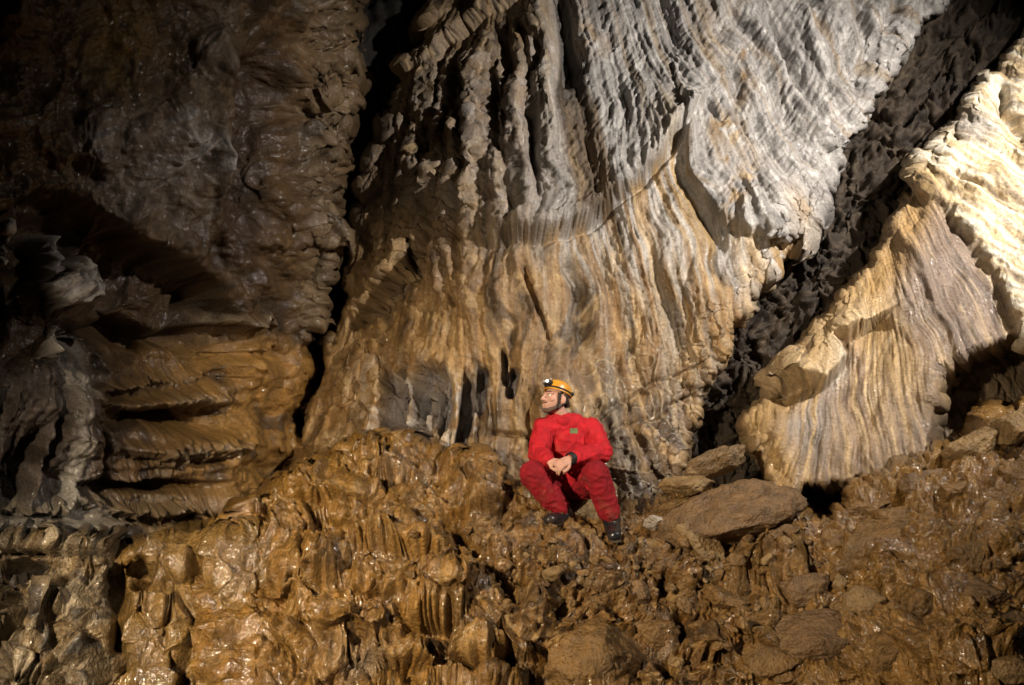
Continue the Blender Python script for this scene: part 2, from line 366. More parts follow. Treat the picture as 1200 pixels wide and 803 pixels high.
# ------------------------------------------------------------------ dark rough cleft between wall and slab
def cleft():
    u = axis(700, 1420, 790, 1215, 1.6, 9); v = axis(-200, 600, -8, 560, 1.6, 9)
    U, V = np.meshgrid(u, v)
    Y = plane_y(U, V, (0, 7.15, 1.6), (-.16, -.965, .20)) + .15*fbm(U/90, V/90, 301, 3)
    wu = 10*fbm(U/50, V/50, 303, 3); wv = 10*fbm(U/50, V/50, 305, 3)
    f1, f2, i1 = worley((U+wu)/34, (V+wv)/30, 307); g1, g2, i2 = worley((U+wu)/13, (V+wv)/12, 309)
    h = .12*(f2-f1)*(.4+i1) + .05*(g2-g1)*(.4+i2) - .18*bill((U+wu)/34, (V+wv)/40, 311, 4) + .16*np.sqrt(bill((U+2*wu)/17, (V+2*wv)/19, 315, 2)+.01) + .05*fbm(U/9, V/9, 317, 3) + .02*fbm(U/5, V/5, 313, 2)
    n = fbm(U/30, V/30, 321, 4)
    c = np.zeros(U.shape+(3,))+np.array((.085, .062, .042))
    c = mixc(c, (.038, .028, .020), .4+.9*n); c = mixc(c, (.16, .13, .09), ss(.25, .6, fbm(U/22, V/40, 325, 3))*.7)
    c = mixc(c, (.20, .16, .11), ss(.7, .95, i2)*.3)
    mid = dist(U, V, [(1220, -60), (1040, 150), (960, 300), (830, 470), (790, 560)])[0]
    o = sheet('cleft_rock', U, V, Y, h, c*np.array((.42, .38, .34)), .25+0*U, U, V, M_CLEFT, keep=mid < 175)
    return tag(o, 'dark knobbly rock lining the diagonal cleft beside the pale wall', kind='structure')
cleft()

def crack():
    u = np.arange(250, 640, 4.0); v = np.arange(-200, 660, 4.0)
    U, V = np.meshgrid(u, v)
    Y = plane_y(U, V, (0, 9.0, 1.6), (.25, -.96, .1))
    h = .35*bill(U/40, V/90, 331, 3)+.1*fbm(U/20, V/20, 333, 3)
    c = np.zeros(U.shape+(3,))+np.array((.012, .010, .008))  # near-black colour stands in for the shade deep in the crack
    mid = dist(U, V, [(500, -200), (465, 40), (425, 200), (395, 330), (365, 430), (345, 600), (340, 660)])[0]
    o = sheet('crack_shade_rock', U, V, Y, h, c, .2+0*U, U, V, M_CLEFT, keep=mid < 110)
    return tag(o, 'rock deep inside the narrow vertical crack, painted black as its shade', kind='structure')
crack()

# ------------------------------------------------------------------ the big banded slab on the right
def slab():
    u = axis(800, 1420, 845, 1206, STEP, 9); v = axis(-200, 680, -8, 615, STEP, 9)
    U, V = np.meshgrid(u, v)
    Y = plane_y(U, V, at(1000, 500, 5.65), (-.30, -.86, .36))
    wu = 14*fbm(U/110, V/110, 401, 3); wv = 14*fbm(U/110, V/110, 403, 3)
    edge = [(1420, -220), (1244, -14), (1208, 36), (1144, 118), (1074, 206), (1036, 294), (986, 358), (918, 446), (878, 494), (886, 522), (905, 560), (935, 640), (940, 700)]
    _, se, _ = dist(U, V, edge); se = se+5*fbm(U/22, V/22, 405, 3)
    se = -se                                                                  # + on the slab
    Y = Y + 1.3*ss(2, -14, se) + .10*ss(30, 0, se) + .10*fbm(U/170, V/170, 407, 3)
    # fan of the lower panel
    q = np.arctan2(U-985, V-60)*420+16*fbm(U/150, V/150, 409, 2)+3.5*fbm(U/50, V/60, 410, 2); r = np.hypot(U-985, V-60)
    q2 = -.55*U+.84*V+.6*wu; r2 = .84*U+.55*V                                 # bands of the upper part run down right
    hood = [(1052, 196), (1085, 232), (1120, 270), (1152, 315), (1176, 350), (1192, 392), (1230, 450)]
    dh, sh, th = dist(U, V, hood)
    up = ss(4, -4, sh+3*perlin(U/9, V/9, 411))*ss(1045, 1075, U+.4*(240-V)*0+0*V)
    up = np.where(V < 200, 1.0, up)
    low = 1-up
    h = .11*up*np.exp(-(dh/130)**2) + .02*np.exp(-((sh+10)/9)**2)*ss(.05, .2, th)
    h += low*(.034*ss(-.35, .3, fbm(U/45, V/60, 414, 3))*bill((q+1.6*wu)/22, (r+wv)/260, 413) + .012*bill((q+1.5*wu)/9, (r+wv)/160, 415)*ss(-.3, .3, fbm(U/50, V/50, 416, 2)) + .04*fbm(U/40, V/50, 418, 3) + .07*bill((U+2*wu)/75, (V+2*wv)/110, 420, 2) + .010*fbm(q/3.5, r/70, 417, 2))
    h += up*(.06*bill(q2/24, r2/150, 419, 2) + .03*bill((q2+wu)/10, r2/60, 421) + .05*fbm(U/40, V/40, 423, 3) + .012*fbm(U/6, V/6, 425, 3))
    # jutting pale knob with an undercut
    knob = [(896, 470), (912, 456), (938, 447), (965, 452), (990, 425), (982, 405), (1008, 388)]
    dk, sk, tk = dist(U, V, knob)
    ab = ss(3, -3, sk+2.5*perlin(U/8, V/8, 431))
    near = np.exp(-(dk/34)**2)
    h += .16*near*ab*ss(0, .15, tk) - .14*near*(1-ab)*ss(0, .15, tk)
    for pts, wd, dp in (([(1052, 260), (1080, 310), (1100, 370), (1130, 430)], 5, -.05), ([(1170, 92), (1172, 125), (1190, 150), (1205, 165)], 9, .16),
                        ([(1060, 205), (1064, 225), (1055, 245)], 4, .10), ([(1130, 120), (1120, 150), (1125, 178)], 6, .04),
                        ([(1080, 200), (1110, 232), (1160, 268), (1210, 310)], 5, .06), ([(1110, 205), (1150, 225), (1210, 262)], 4, .06)):
        h += groove(U+.3*wu, V+.3*wv, pts, wd, dp)
    # hollow at the lower right, cut in and darkened to stand for a shadow
    al = [(1088, 620), (1090, 470), (1100, 432), (1150, 408), (1190, 392), (1300, 380)]
    da, sa, ta = dist(U, V, al)
    shade_hol = ss(-4, 10, sa+3*perlin(U/14, V/14, 441))
    Y = Y + .75*shade_hol; h += shade_hol*(.10*bill((q+wu)/26, r/200, 443) + .06*bill(U/20, V/30, 445, 2))
    n1 = fbm(U/60, V/60, 451, 4); n2 = fbm((q+.6*wu)/9, r/240, 453, 4); n4 = fbm(q2/7, r2/90, 457, 4)
    c = np.zeros(U.shape+(3,))+np.array((.34, .26, .185))
    c = mixc(c, (.22, .175, .145), ss(-.1, .4, n2+.4*n1))
    c = mixc(c, (.56, .44, .27), ss(.12, .42, -n2)*.85)
    panel = blob(U, V, 1105, 330, 75, 95, -35, 4)
    c = mixc(c, (.19, .15, .13), panel*low*.9)
    c = mixc(c, (.46, .33, .14), blob(U, V, 1040, 400, 30, 90, -22, 3)*low*.55)
    c = mixc(c, (.36, .34, .335), blob(U, V, 945, 490, 34, 50, 0, 3)*ss(-.2, .3, n2+.2)*.75)
    cu = np.zeros(U.shape+(3,))+np.array((.58, .45, .26))
    cu = mixc(cu, (.72, .66, .55), ss(-.15, .3, n4)); cu = mixc(cu, (.30, .235, .175), ss(.12, .5, -n4)*.8)
    cu = mixc(cu, (.36, .34, .33), blob(U, V, 1140, 155, 24, 20, 30, 3)*.85)
    c = c*low[..., None]+cu*up[..., None]
    rim = np.clip(np.exp(-(np.abs(se-14)/22)**2), 0, 1)*ss(190, 230, V)
    c = mixc(c, (.48, .32, .12), rim*.75)
    c = mixc(c, (.62, .50, .32), near*ab*.8); c = mixc(c, (.80, .76, .68), blob(U, V, 986, 428, 8, 16)*.9)
    c = mixc(c, (.15, .11, .06), shade_hol*.8)  # shadow in the hollow painted into the slab colour
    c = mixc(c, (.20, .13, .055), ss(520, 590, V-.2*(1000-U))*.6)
    bot = interp(u, [(800, 560), (880, 545), (905, 578), (926, 588), (940, 566), (1000, 560), (1090, 560), (1420, 540)])[None, :]
    Y = Y + 1.2*ss(-2, 14, V-bot+5*fbm(U/20, V/20, 461, 2))                   # undercut foot
    st1 = fbm((q+.8*wu)/6, (r+wv)/140, 471, 4)*ss(-.3, .3, fbm(U/40, V/60, 473, 3)); c = mixc(c, (.07, .052, .036), ss(.2, .55, st1)*.6*low); c = mixc(c, (.62, .52, .36), ss(.25, .6, -st1)*.5*low*(1-shade_hol))
    c = mixc(c, (.16, .11, .06), ss(.2, .5, fbm((q2+wu)/6, r2/120, 475, 3))*.6*up)
    c = c*(1-(low[..., None]*np.array((.16, .24, .34))+up[..., None]*np.array((.12, .15, .2))))
    o = sheet('rock_slab', U, V, Y, h, c, np.clip(.35+.5*n1, 0, 1), q, r, M_SLAB, keep=(se > -18) & (V-bot < 22))
    return tag(o, 'huge banded cream and brown slab leaning beside the dark cleft', 'rock slab')
slab()

# ------------------------------------------------------------------ dark left wall
def left_wall():
    u = axis(-230, 560, -8, 478, 1.4, 9); v = axis(-190, 760, -8, 665, 1.4, 9)
    U, V = np.meshgrid(u, v)
    Y = plane_y(U, V, at(200, 400, 5.6), (.84, -.50, -.18))
    edge = [(430, -200), (402, 0), (398, 60), (394, 130), (388, 200), (374, 300), (358, 385), (350, 425), (346, 480), (342, 600), (340, 760)]
    wu = 16*fbm(U/120, V/120, 501, 3); wv = 16*fbm(U/120, V/120, 503, 3)
    _, se, _ = dist(U, V, edge); se = se+5*fbm(U/20, V/26, 505, 3)+12*fbm(U/60, V/60, 506, 2)*ss(420, 380, V)            # + on the wall (right hand of a downward line is the left)
    Y = np.minimum(Y, 8.0) + 2.0*ss(3, -14, se) + .45*ss(90, 0, se)**1.5 + .14*fbm(U/200, V/200, 507, 3)
    h = .13*fbm(U/70, V/60, 511, 4) + .08*bill((U+wu)/60, (V+wv)/80, 513, 3) + .014*fbm(U/7, V/7, 515, 3) + .05*ss(.1, .5, fbm(U/45, V/45, 517, 3))*bill((U+wu)/12, (V+2*wv)/22, 519, 2)
    # smooth trough and sharp arris beside the plateau
    arris = [(318, -20), (300, 30), (270, 80), (256, 140), (254, 200), (262, 260), (300, 330)]
    da, sa, ta = dist(U, V, arris)
    h += .14*np.exp(-(da/14)**2) - .30*blob(U, V, 292, 190, 30, 150, 6, 4)
    h += .06*blob(U, V, 160, 190, 80, 70, 0, 4)
    # crinkled white ridges on the plateau
    for pts in ([(186, 152), (212, 140), (222, 128)], [(190, 184), (200, 190), (222, 182), (245, 160)], [(210, 150), (216, 168), (236, 152)], [(246, 158), (252, 182), (246, 200)], [(92, 172), (112, 164), (128, 160)]):
        h += groove(U+.15*wu, V+.15*wv, pts, 2.6, -.05)
    # brow and cave under it
    brow = [(-240, 330), (-60, 270), (0, 246), (40, 222), (80, 228), (125, 255), (160, 280), (210, 300), (262, 330), (282, 372)]
    db, sb, tb = dist(U, V, brow)
    under = ss(-4, 16, sb+4*fbm(U/20, V/20, 521, 2))*ss(475, 390, V-.12*U)*ss(300, 250, U)
    h += -(.50-.22*ss(150, 60, U))*under + .07*np.exp(-((sb+12)/12)**2)
    # strata on the right of the cave: shelves, slots and fringes
    strat = ss(80, 130, U)*ss(320, 270, U)*ss(385, 420, V)
    h += strat*.10*perlin(U/160, (V+.12*(U-200)+wv*.6)/15, 531) + strat*.03*bill(U/6, (V+wv)/40, 533)
    for cx, cy, rx, ry, rot, dp in ((205, 489, 74, 12, -4, .42), (170, 463, 40, 6, -4, .2), (200, 399, 90, 16, 5, .38), (178, 567, 66, 6, 1, .34), (230, 498, 45, 10, 8, .3), (90, 392, 24, 19, 0, .6),
                                    (60, 275, 30, 26, 0, .35), (14, 300, 20, 30, 0, .2), (262, 346, 7, 16, 10, .3), (28, 545, 9, 52, 18, .35), (8, 560, 9, 40, 14, .3), (55, 530, 5, 46, 18, .22), (300, 470, 5, 50, 4, .05), (118, 560, 5, 60, 0, .25)):
        h += -dp*blob(U+.3*wu, V+.3*wv, cx, cy, rx, ry, rot, 3)
    for y0, x0, x1, pr in ((478, 150, 275, .10), (452, 140, 300, .07), (530, 150, 270, .10), (592, 112, 270, .12), (420, 250, 330, .08)):
        m = ss(x0-10, x0+10, U)*ss(x1+10, x1-10, U); t = V-y0+.06*(U-200)+.4*wv+5*perlin(U/9, U*0+y0, 541)+3*perlin(U/4, U*0+y0, 543)
        h += pr*m*ss(-22, -2, t)*ss(3, -1, t)
    # honey column by the crack, sloping dark curtains on the far left
    colz = ss(262, 300, U+.12*(V-400))*ss(380, 420, V)
    h += colz*(.14*bill((U+.16*V)/30, V/260, 551) + .03*bill((U+.1*V+wu)/9, V/150, 553))
    cur = ss(130, 80, U)*ss(400, 440, V)
    h += cur*(.10*bill((U+.42*V+.5*wu)/24, V/300, 555) + .03*bill((U+.42*V+wu)/8, V/160, 557))
    h += .10*blob(U, V, 106, 432, 18, 30, 0, 3) + .06*blob(U, V, 84, 530, 9, 60, 12, 3) + .06*blob(U, V, 72, 580, 12, 25, 20)
    h += ss(330, 360, U)*ss(420, 380, V)*(.30*bill((U+wu)/26, (V+wv)/44, 561, 3))
    def poly(pts, soft=3):
        s = np.full(U.shape, 1e9)
        for (ax, ay), (bx, by) in zip(pts, pts[1:]+pts[:1]):
            L = math.hypot(bx-ax, by-ay); s = np.minimum(s, ((bx-ax)*(V-ay)-(by-ay)*(U-ax))/L)
        return s
    pz = [poly([(70, 270), (83, 272), (66, 322), (47, 330)]), poly([(99, 296), (120, 332), (118, 346), (70, 362), (50, 336)]), poly([(-4, 255), (10, 262), (12, 316), (-2, 318)]), poly([(46, 418), (66, 380), (76, 376), (70, 400), (56, 418)]), poly([(104, 374), (118, 388), (120, 402), (112, 400)])]
    pale2 = np.zeros(U.shape)
    for k, s in enumerate(pz): pale2 = np.maximum(pale2, ss(-4, 5, s+5*fbm(U/12, V/12, 581+k, 3)))
    h += pale2*(.42+.07*bill((U*.55+V*.84+.6*wu)/13, (U*.84-V*.55)/70, 587)+.03*bill((U+V)/6, (V-U)/40, 588))
    fr = np.zeros(U.shape)
    for y0, x0, x1, ln in ((535, 180, 280, 22), (600, 108, 280, 20), (478, 200, 270, 12), (600, -20, 70, 22), (590, 80, 112, 26), (385, 262, 320, 16)):
        t = V-y0+.1*(x0+x1)/2*0+.35*wv+9*perlin(U/7, U*0+y0*.37, 591)+5*perlin(U/3.4, U*0+y0*.37, 592)
        fr = np.maximum(fr, ss(-16, -6, t)*ss(4, -3, t)*ss(x0-6, x0+6, U)*ss(x1+6, x1-6, U))
    h += fr*(.09+.05*bill((U+.3*wu)/6, V/60, 593))
    lip = ss(604, 612, V+.3*wv)*ss(632, 626, V+.3*wv+3*perlin(U/8, V*0, 565))
    h += .16*lip
    n1 = fbm(U/80, V/80, 571, 4); n2 = fbm(U/18, V/22, 573, 4); n3 = fbm((U+.1*V)/8, V/80, 577, 3)
    c = np.zeros(U.shape+(3,))+np.array((.19, .105, .036))
    c = mixc(c, (.085, .048, .02), .45+.8*n1)
    c = mixc(c, (.30, .235, .18), blob(U, V, 170, 195, 85, 75, 0, 4)*(.75+.4*n2))
    c = mixc(c, (.26, .15, .035), blob(U, V, 130, 50, 40, 70, 10, 3)*.6)
    c = mixc(c, (.24, .20, .155), blob(U, V, 250, 60, 22, 90, 12, 3)*.5)
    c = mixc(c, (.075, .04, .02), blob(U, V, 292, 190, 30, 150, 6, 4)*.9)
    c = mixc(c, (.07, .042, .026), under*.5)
    for pts in ([(186, 152), (212, 140), (222, 128)], [(190, 184), (200, 190), (222, 182), (245, 160)], [(246, 158), (252, 182), (246, 200)], [(210, 150), (216, 168), (236, 152)], [(92, 172), (112, 164), (128, 160)]):
        c = mixc(c, (.75, .68, .62), -groove(U+.15*wu, V+.15*wv, pts, 5, 1.)*(.75+.5*n2))
    c = mixc(c, (.62, .31, .065), colz*.9*(.7+.5*n3)); c = mixc(c, (.44, .235, .06), strat*ss(140, 290, U)*.85)
    c = mixc(c, (.15, .12, .105), cur*.8); c = mixc(c, (.36, .31, .26), ss(.1, .5, n3)*cur*.35)
    pale = np.clip(blob(U, V, 106, 432, 18, 32, 0, 3)*.55+blob(U, V, 80, 545, 10, 60, 10, 3)*.9+blob(U, V, 50, 600, 70, 20, 0, 4)*(.5+.8*n2), 0, 1)
    c = mixc(c, (.62, .56, .47), pale); c = mixc(c, (.80, .72, .65), pale2*.9); c = mixc(c, (.34, .26, .16), fr*.6)
    c = mixc(c, (.045, .028, .014), ss(.15, .55, fbm(U/26, V/34, 595, 4))*.7)
    c = mixc(c, (.29, .20, .11), ss(330, 360, U)*ss(430, 380, V)*(.6+.5*n2))
    c = mixc(c, (.45, .40, .33), blob(U, V, 60, 625, 110, 22, 0, 4)*.6)
    c = mixc(c, (.26, .17, .08), blob(U, V, 210, 600, 110, 26, 0, 4)*.7)
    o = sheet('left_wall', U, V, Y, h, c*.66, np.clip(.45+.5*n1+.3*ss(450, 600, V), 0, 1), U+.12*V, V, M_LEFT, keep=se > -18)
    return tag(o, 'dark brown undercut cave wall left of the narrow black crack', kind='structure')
lw = left_wall()

# ------------------------------------------------------------------ muddy bank below the wall
TOP = [(250, 640), (300, 604), (325, 590), (365, 562), (400, 547), (440, 535), (470, 530), (505, 537), (540, 549), (575, 568), (600, 580), (640, 597), (700, 604), (760, 592), (800, 585), (860, 604), (925, 612), (965, 614), (990, 600), (1008, 574), (1060, 547), (1100, 535), (1130, 520), (1160, 496), (1200, 470), (1300, 440), (1450, 420)]
def bank_Y(U, V):
    Y = plane_y(U, V, at(650, 622, 5.25), (0, -.72, .69))
    return Y*(1-.15*ss(860, 1180, U))
def bank():
    u = axis(230, 1430, 300, 1206, STEP, 9); v = axis(410, 1000, 455, 808, STEP, 9)
    U, V = np.meshgrid(u, v)
    Y = bank_Y(U, V)
    top = interp(u, TOP)[None, :]
    cr = V-top+6*fbm(U/24, V/24, 601, 3)
    Y = Y + 1.5*ss(2, -20, cr) + .10*fbm(U/150, V/110, 603, 3)
    wu = 14*fbm(U/70, V/70, 605, 3); wv = 14*fbm(U/70, V/70, 607, 3)
    f1, f2, i1 = worley((U+wu)/30, (V+wv)/24, 609); g1, g2, i2 = worley((U+wu)/11, (V+.8*wv)/9, 611)
    drip = np.clip(blob(U, V, 545, 745, 60, 70, 0, 4)+blob(U, V, 390, 735, 60, 24, 0, 4)+blob(U, V, 440, 620, 60, 40, 20, 4)+.8*blob(U, V, 900, 690, 70, 50, 0, 4)+.7*blob(U, V, 350, 640, 24, 60, 0, 4), 0, 1)
    stony = np.clip(blob(U, V, 640, 670, 130, 60, 10, 4)+blob(U, V, 800, 690, 120, 70, 0, 4)+blob(U, V, 520, 590, 60, 40, 30, 4), 0, 1)
    h = .15*fbm(U/120, V/80, 613, 3) + .10*bill((U+.5*wu)/85, (V+.5*wv)/60, 615, 1) + (.015+.05*ss(-.2, .4, fbm(U/60, V/60, 616, 2)))*bill((U+wu)/22, (V+wv)/17, 617, 2)
    h += stony*(.10*np.clip(1-1.7*f1**2, 0, 1)*i1 + .045*np.clip(1-1.7*g1**2, 0, 1)*i2) + (1-stony)*(.022*np.clip(1-1.7*g1**2, 0, 1)*i2 + .06*ss(.4, 1, i1)*np.clip(1-1.7*f1**2, 0, 1))
    h += drip*(.05*bill((U+.4*wu)/11, V/90, 619) + .04*bill((U+.4*wu)/23, V/140, 621))
    h += .010*fbm(U/3.2, V/3, 631, 2) + .024*fbm(U/8, V/7, 623, 3) + .03*fbm((U+wu)/22, (V+wv)/18, 625, 4) + .016*bill((U+.6*wu)/6.5, (V+.6*wv)/10, 627)*ss(-.1, .4, fbm(U/50, V/40, 629, 2))
    lob = np.zeros(U.shape); lr = random.Random(77)
    spots = [(395, 605, 62, 42), (455, 572, 52, 30), (470, 655, 66, 40), (365, 690, 44, 50), (520, 735, 44, 48), (425, 760, 60, 36), (555, 600, 38, 26), (345, 640, 26, 50), (610, 770, 40, 40), (560, 780, 28, 50), (470, 790, 40, 30), (905, 690, 46, 50), (860, 770, 60, 36)]
    spots += [(lr.uniform(320, 640), lr.uniform(600, 830), lr.uniform(16, 34), lr.uniform(14, 30)) for k in range(26)]
    for cx, cy, rx, ry in spots:
        x = (U+.6*wu-cx)/rx; e = V+.5*wv-cy-6*perlin(U/6.5, U*0+cx*.1, 641)-4*perlin(U/15, U*0+cx*.1, 642)
        y = e/ry; dome = np.sqrt(np.clip(1-x*x, 0, 1))*np.exp(-np.clip(-y, 0, 9)**2*.9)*ss(.30, -.12, y)
        lob = np.maximum(lob, dome*min(.30, .006*(rx+ry)*.5))
    h += lob*(1-.5*stony)
    dripm = lob/(lob+.06); h += (1-stony)*ss(700, 560, U)*(.012+.030*dripm)*bill((U+.5*wu)/8, (V+wv)/70, 643)
    # tiers: rounded terraces that step down the bank
    for pts, pr in (([(325, 600), (380, 600), (440, 585), (500, 600)], .07), ([(330, 700), (400, 690), (470, 680), (540, 690), (600, 700)], .12), ([(330, 760), (420, 765), (500, 760)], .08),
                    ([(640, 752), (690, 720), (745, 745)], .10), ([(830, 700), (900, 660), (980, 640), (1080, 640)], .10), ([(930, 780), (1000, 760), (1100, 770), (1200, 750)], .09), ([(1080, 700), (1140, 640), (1200, 640)], .08)):
        d, s, t = dist(U+.3*wu, V+.3*wv, pts); e = ss(0, .1, t)*ss(1, .9, t)
        h += pr*e*np.exp(-(np.clip(s, 0, 99)/26)**2)*ss(-6, 4, s)
    for pts, wd, dp in (([(530, 618), (548, 640), (568, 660), (590, 690), (612, 712)], 7, .14), ([(590, 740), (596, 775), (592, 815)], 6, .18), ([(606, 680), (618, 690)], 6, .14), ([(648, 712), (655, 726)], 8, .2),
                        ([(718, 726), (735, 740)], 7, .18), ([(770, 690), (786, 705)], 8, .18), ([(795, 725), (806, 750)], 7, .2), ([(705, 640), (700, 625), (690, 610)], 7, .12), ([(775, 770), (790, 800)], 10, .2),
                        ([(420, 660), (465, 640), (520, 640)], 4, .06), ([(500, 770), (505, 800)], 5, .12), ([(1000, 600), (1040, 590), (1075, 570)], 5, .14), ([(1075, 600), (1115, 590)], 6, .16),
                        ([(960, 720), (1010, 705), (1080, 715)], 5, .12), ([(1150, 500), (1120, 540), (1090, 556)], 6, .12), ([(860, 735), (930, 745), (985, 780)], 5, .1), ([(745, 655), (765, 640), (790, 650)], 6, .12)):
        h += groove(U+.4*wu, V+.4*wv, pts, wd, dp)
    n1 = fbm(U/85, V/65, 651, 4); n2 = fbm(U/16, V/14, 653, 4); n3 = fbm((U+.5*wu)/6, V/50, 655, 3)
    c = np.zeros(U.shape+(3,))+np.array((.27, .145, .042))
    c = mixc(c, (.155, .080, .022), .4+.8*n1); c = mixc(c, (.34, .22, .095), ss(0, .5, n2)*.7)
    c = mixc(c, (.40, .27, .13), drip*ss(-.1, .4, n3)*.6)
    c = mixc(c, (.21, .155, .105), ss(.1, .5, fbm(U/50, V/40, 659, 3))*.5)
    c = mixc(c, (.075, .042, .015), ss(.15, .5, -n2)*.65); c = mixc(c, (.44, .28, .10), ss(.1, .45, fbm((U+wu)/9, V/34, 661, 4))*.55*(1-stony)); c = mixc(c, (.06, .034, .015), ss(.1, .4, fbm(U/40, V/30, 665, 5))*.75); c = mixc(c, (.52, .36, .16), ss(.2, .5, fbm((U+wu)/12, (V+wv)/12, 667, 4))*.5)
    c = mixc(c, (.36, .21, .065), ss(780, 960, U)*(.5+.6*n1)); c = mixc(c, (.40, .225, .055), ss(640, 480, U)*(.45+.6*n1))
    c = mixc(c, (.30, .27, .235), blob(U, V, 425, 790, 30, 18)*.7)
    wet = np.clip(.62+.8*fbm(U/60, V/45, 671, 4)-.35*stony+.25*ss(700, 500, U), 0, 1)
    o = sheet('cave_floor', U, V, Y, h, c*np.array((.58, .53, .46)), wet, U, V, M_BANK, keep=cr > -26)
    return tag(o, 'lumpy wet brown mud and flowstone bank under the seated caver', kind='structure')
bank()

# ------------------------------------------------------------------ flowstone apron at the lower left
def apron():
    u = axis(-230, 400, -8, 372, 1.4, 9); v = axis(585, 1000, 600, 808, 1.4, 9)
    U, V = np.meshgrid(u, v)
    Y = plane_y(U, V, at(150, 720, 4.75), (.22, -.90, .38))
    top = interp(u, [(-240, 650), (-60, 645), (0, 640), (60, 634), (110, 642), (150, 652), (190, 640), (225, 628), (280, 628), (330, 622), (400, 625)])[None, :]
    wu = 14*fbm(U/80, V/80, 701, 3); wv = 14*fbm(U/80, V/80, 703, 3)
    cr = V-top+5*fbm(U/22, V/22, 705, 3)
    er = (345+.03*(V-620)+7*fbm(U/20, V/22, 707, 3))-U
    Y = Y + 1.1*ss(3, -16, cr) + .7*ss(2, -20, er) + .09*fbm(U/110, V/110, 709, 3)
    rock = ss(142, 128, U+.3*wu)
    h = .05*fbm(U/40, V/40, 711, 3)+.012*fbm(U/6, V/6, 713, 3)
    f1, f2, i1 = worley((U+.5*V+wu)/52, (V-.25*U+wv)/40, 715); g1, g2, i2 = worley((U+.5*V+wu)/17, (V+wv)/15, 717)
    h += rock*(.03*i1*ss(0, .25, f2-f1)+.09*bill((U+.45*V+1.5*wu)/36, (V-.45*U+wv)/130, 719, 1)+.085*bill((U+.4*V+1.5*wu)/13, (V-.4*U+wv)/80, 720, 3)+.05*fbm(U/26, V/40, 718, 4)+.022*fbm(U/6, V/8, 716, 4)+.03*bill((U+wu)/9, (V+wv)/24, 714, 2))
    flo = 1-rock
    h += flo*(.05*bill((U+.5*wu)/17, V/160, 721) + .016*bill((U+.5*wu)/6, V/90, 723) + .05*bill((U+wu)/44, (V+wv)/90, 725))
    # swelling drapes with drip fringes
    h += .22*blob(U, V, 185, 780, 46, 80, 0, 3) + .12*blob(U, V, 200, 655, 50, 24, 0, 3) + .16*blob(U, V, 285, 700, 44, 80, 4, 4) + .10*blob(U, V, 45, 720, 46, 60, -25, 3)
    for pts, wd, dp in (([(236, 650), (240, 700), (246, 760), (248, 815)], 6, .14), ([(135, 655), (138, 720), (136, 815)], 9, .45), ([(-30, 668), (0, 670), (26, 668), (50, 676)], 13, .6), ([(200, 720), (205, 760), (200, 810)], 3.5, .07), ([(216, 700), (222, 750), (226, 815)], 3.5, .07),
                        ([(46, 700), (25, 730), (0, 760)], 8, .35), ([(112, 660), (100, 700), (118, 760), (122, 815)], 5, .2), ([(80, 670), (70, 720), (84, 815)], 5, .16), ([(-10, 650), (60, 648), (130, 652), (170, 660)], 4, .2), ([(170, 690), (172, 730)], 3, .05), ([(255, 720), (262, 800)], 3, .04), ([(148, 655), (172, 676), (160, 695)], 8, .3), ([(-30, 690), (10, 700), (30, 694)], 12, .5)):
        h += groove(U+.3*wu, V+.3*wv, pts, wd, dp)
    for x0 in (150, 158, 166, 177, 186, 196, 207, 246, 214):
        y0 = 695+14*rng.random(); h += groove(U+.3*wu, V, [(x0, y0), (x0+4*rng.random()-2, y0+25+30*rng.random())], 3.2, -.05)
    n1 = fbm(U/70, V/70, 751, 4); n2 = fbm(U/15, V/15, 753, 4); n3 = fbm((U+.5*wu)/8, V/70, 755, 3)
    c = np.zeros(U.shape+(3,))+np.array((.27, .155, .045))
    c = mixc(c, (.15, .085, .026), .4+.8*n1); c = mixc(c, (.28, .175, .07), ss(0, .5, n3)*.6)
    cr_ = np.zeros(U.shape+(3,))+np.array((.20, .145, .085)); cr_ = mixc(cr_, (.62, .50, .33), ss(.05, .5, fbm((U+.5*V)/14, (V-.3*U)/50, 759, 4))); cr_ = mixc(cr_, (.10, .085, .07), ss(.1, .5, -n2))
    cr_ = mixc(cr_, (.30, .19, .075), ss(.1, .4, fbm(U/30, V/40, 757, 3))*.5)
    c = c*flo[..., None]+cr_*rock[..., None]
    wet = np.clip(.6*rock+.95*flo+.3*n1, 0, 1)
    o = sheet('flowstone_apron', U, V, Y, h, c*.75, wet, U, V, M_BANK, keep=(cr > -22) & (er > -26))
    return tag(o, 'grey fractured rock and wet brown drapes below the dark left wall', kind='structure')
apron()

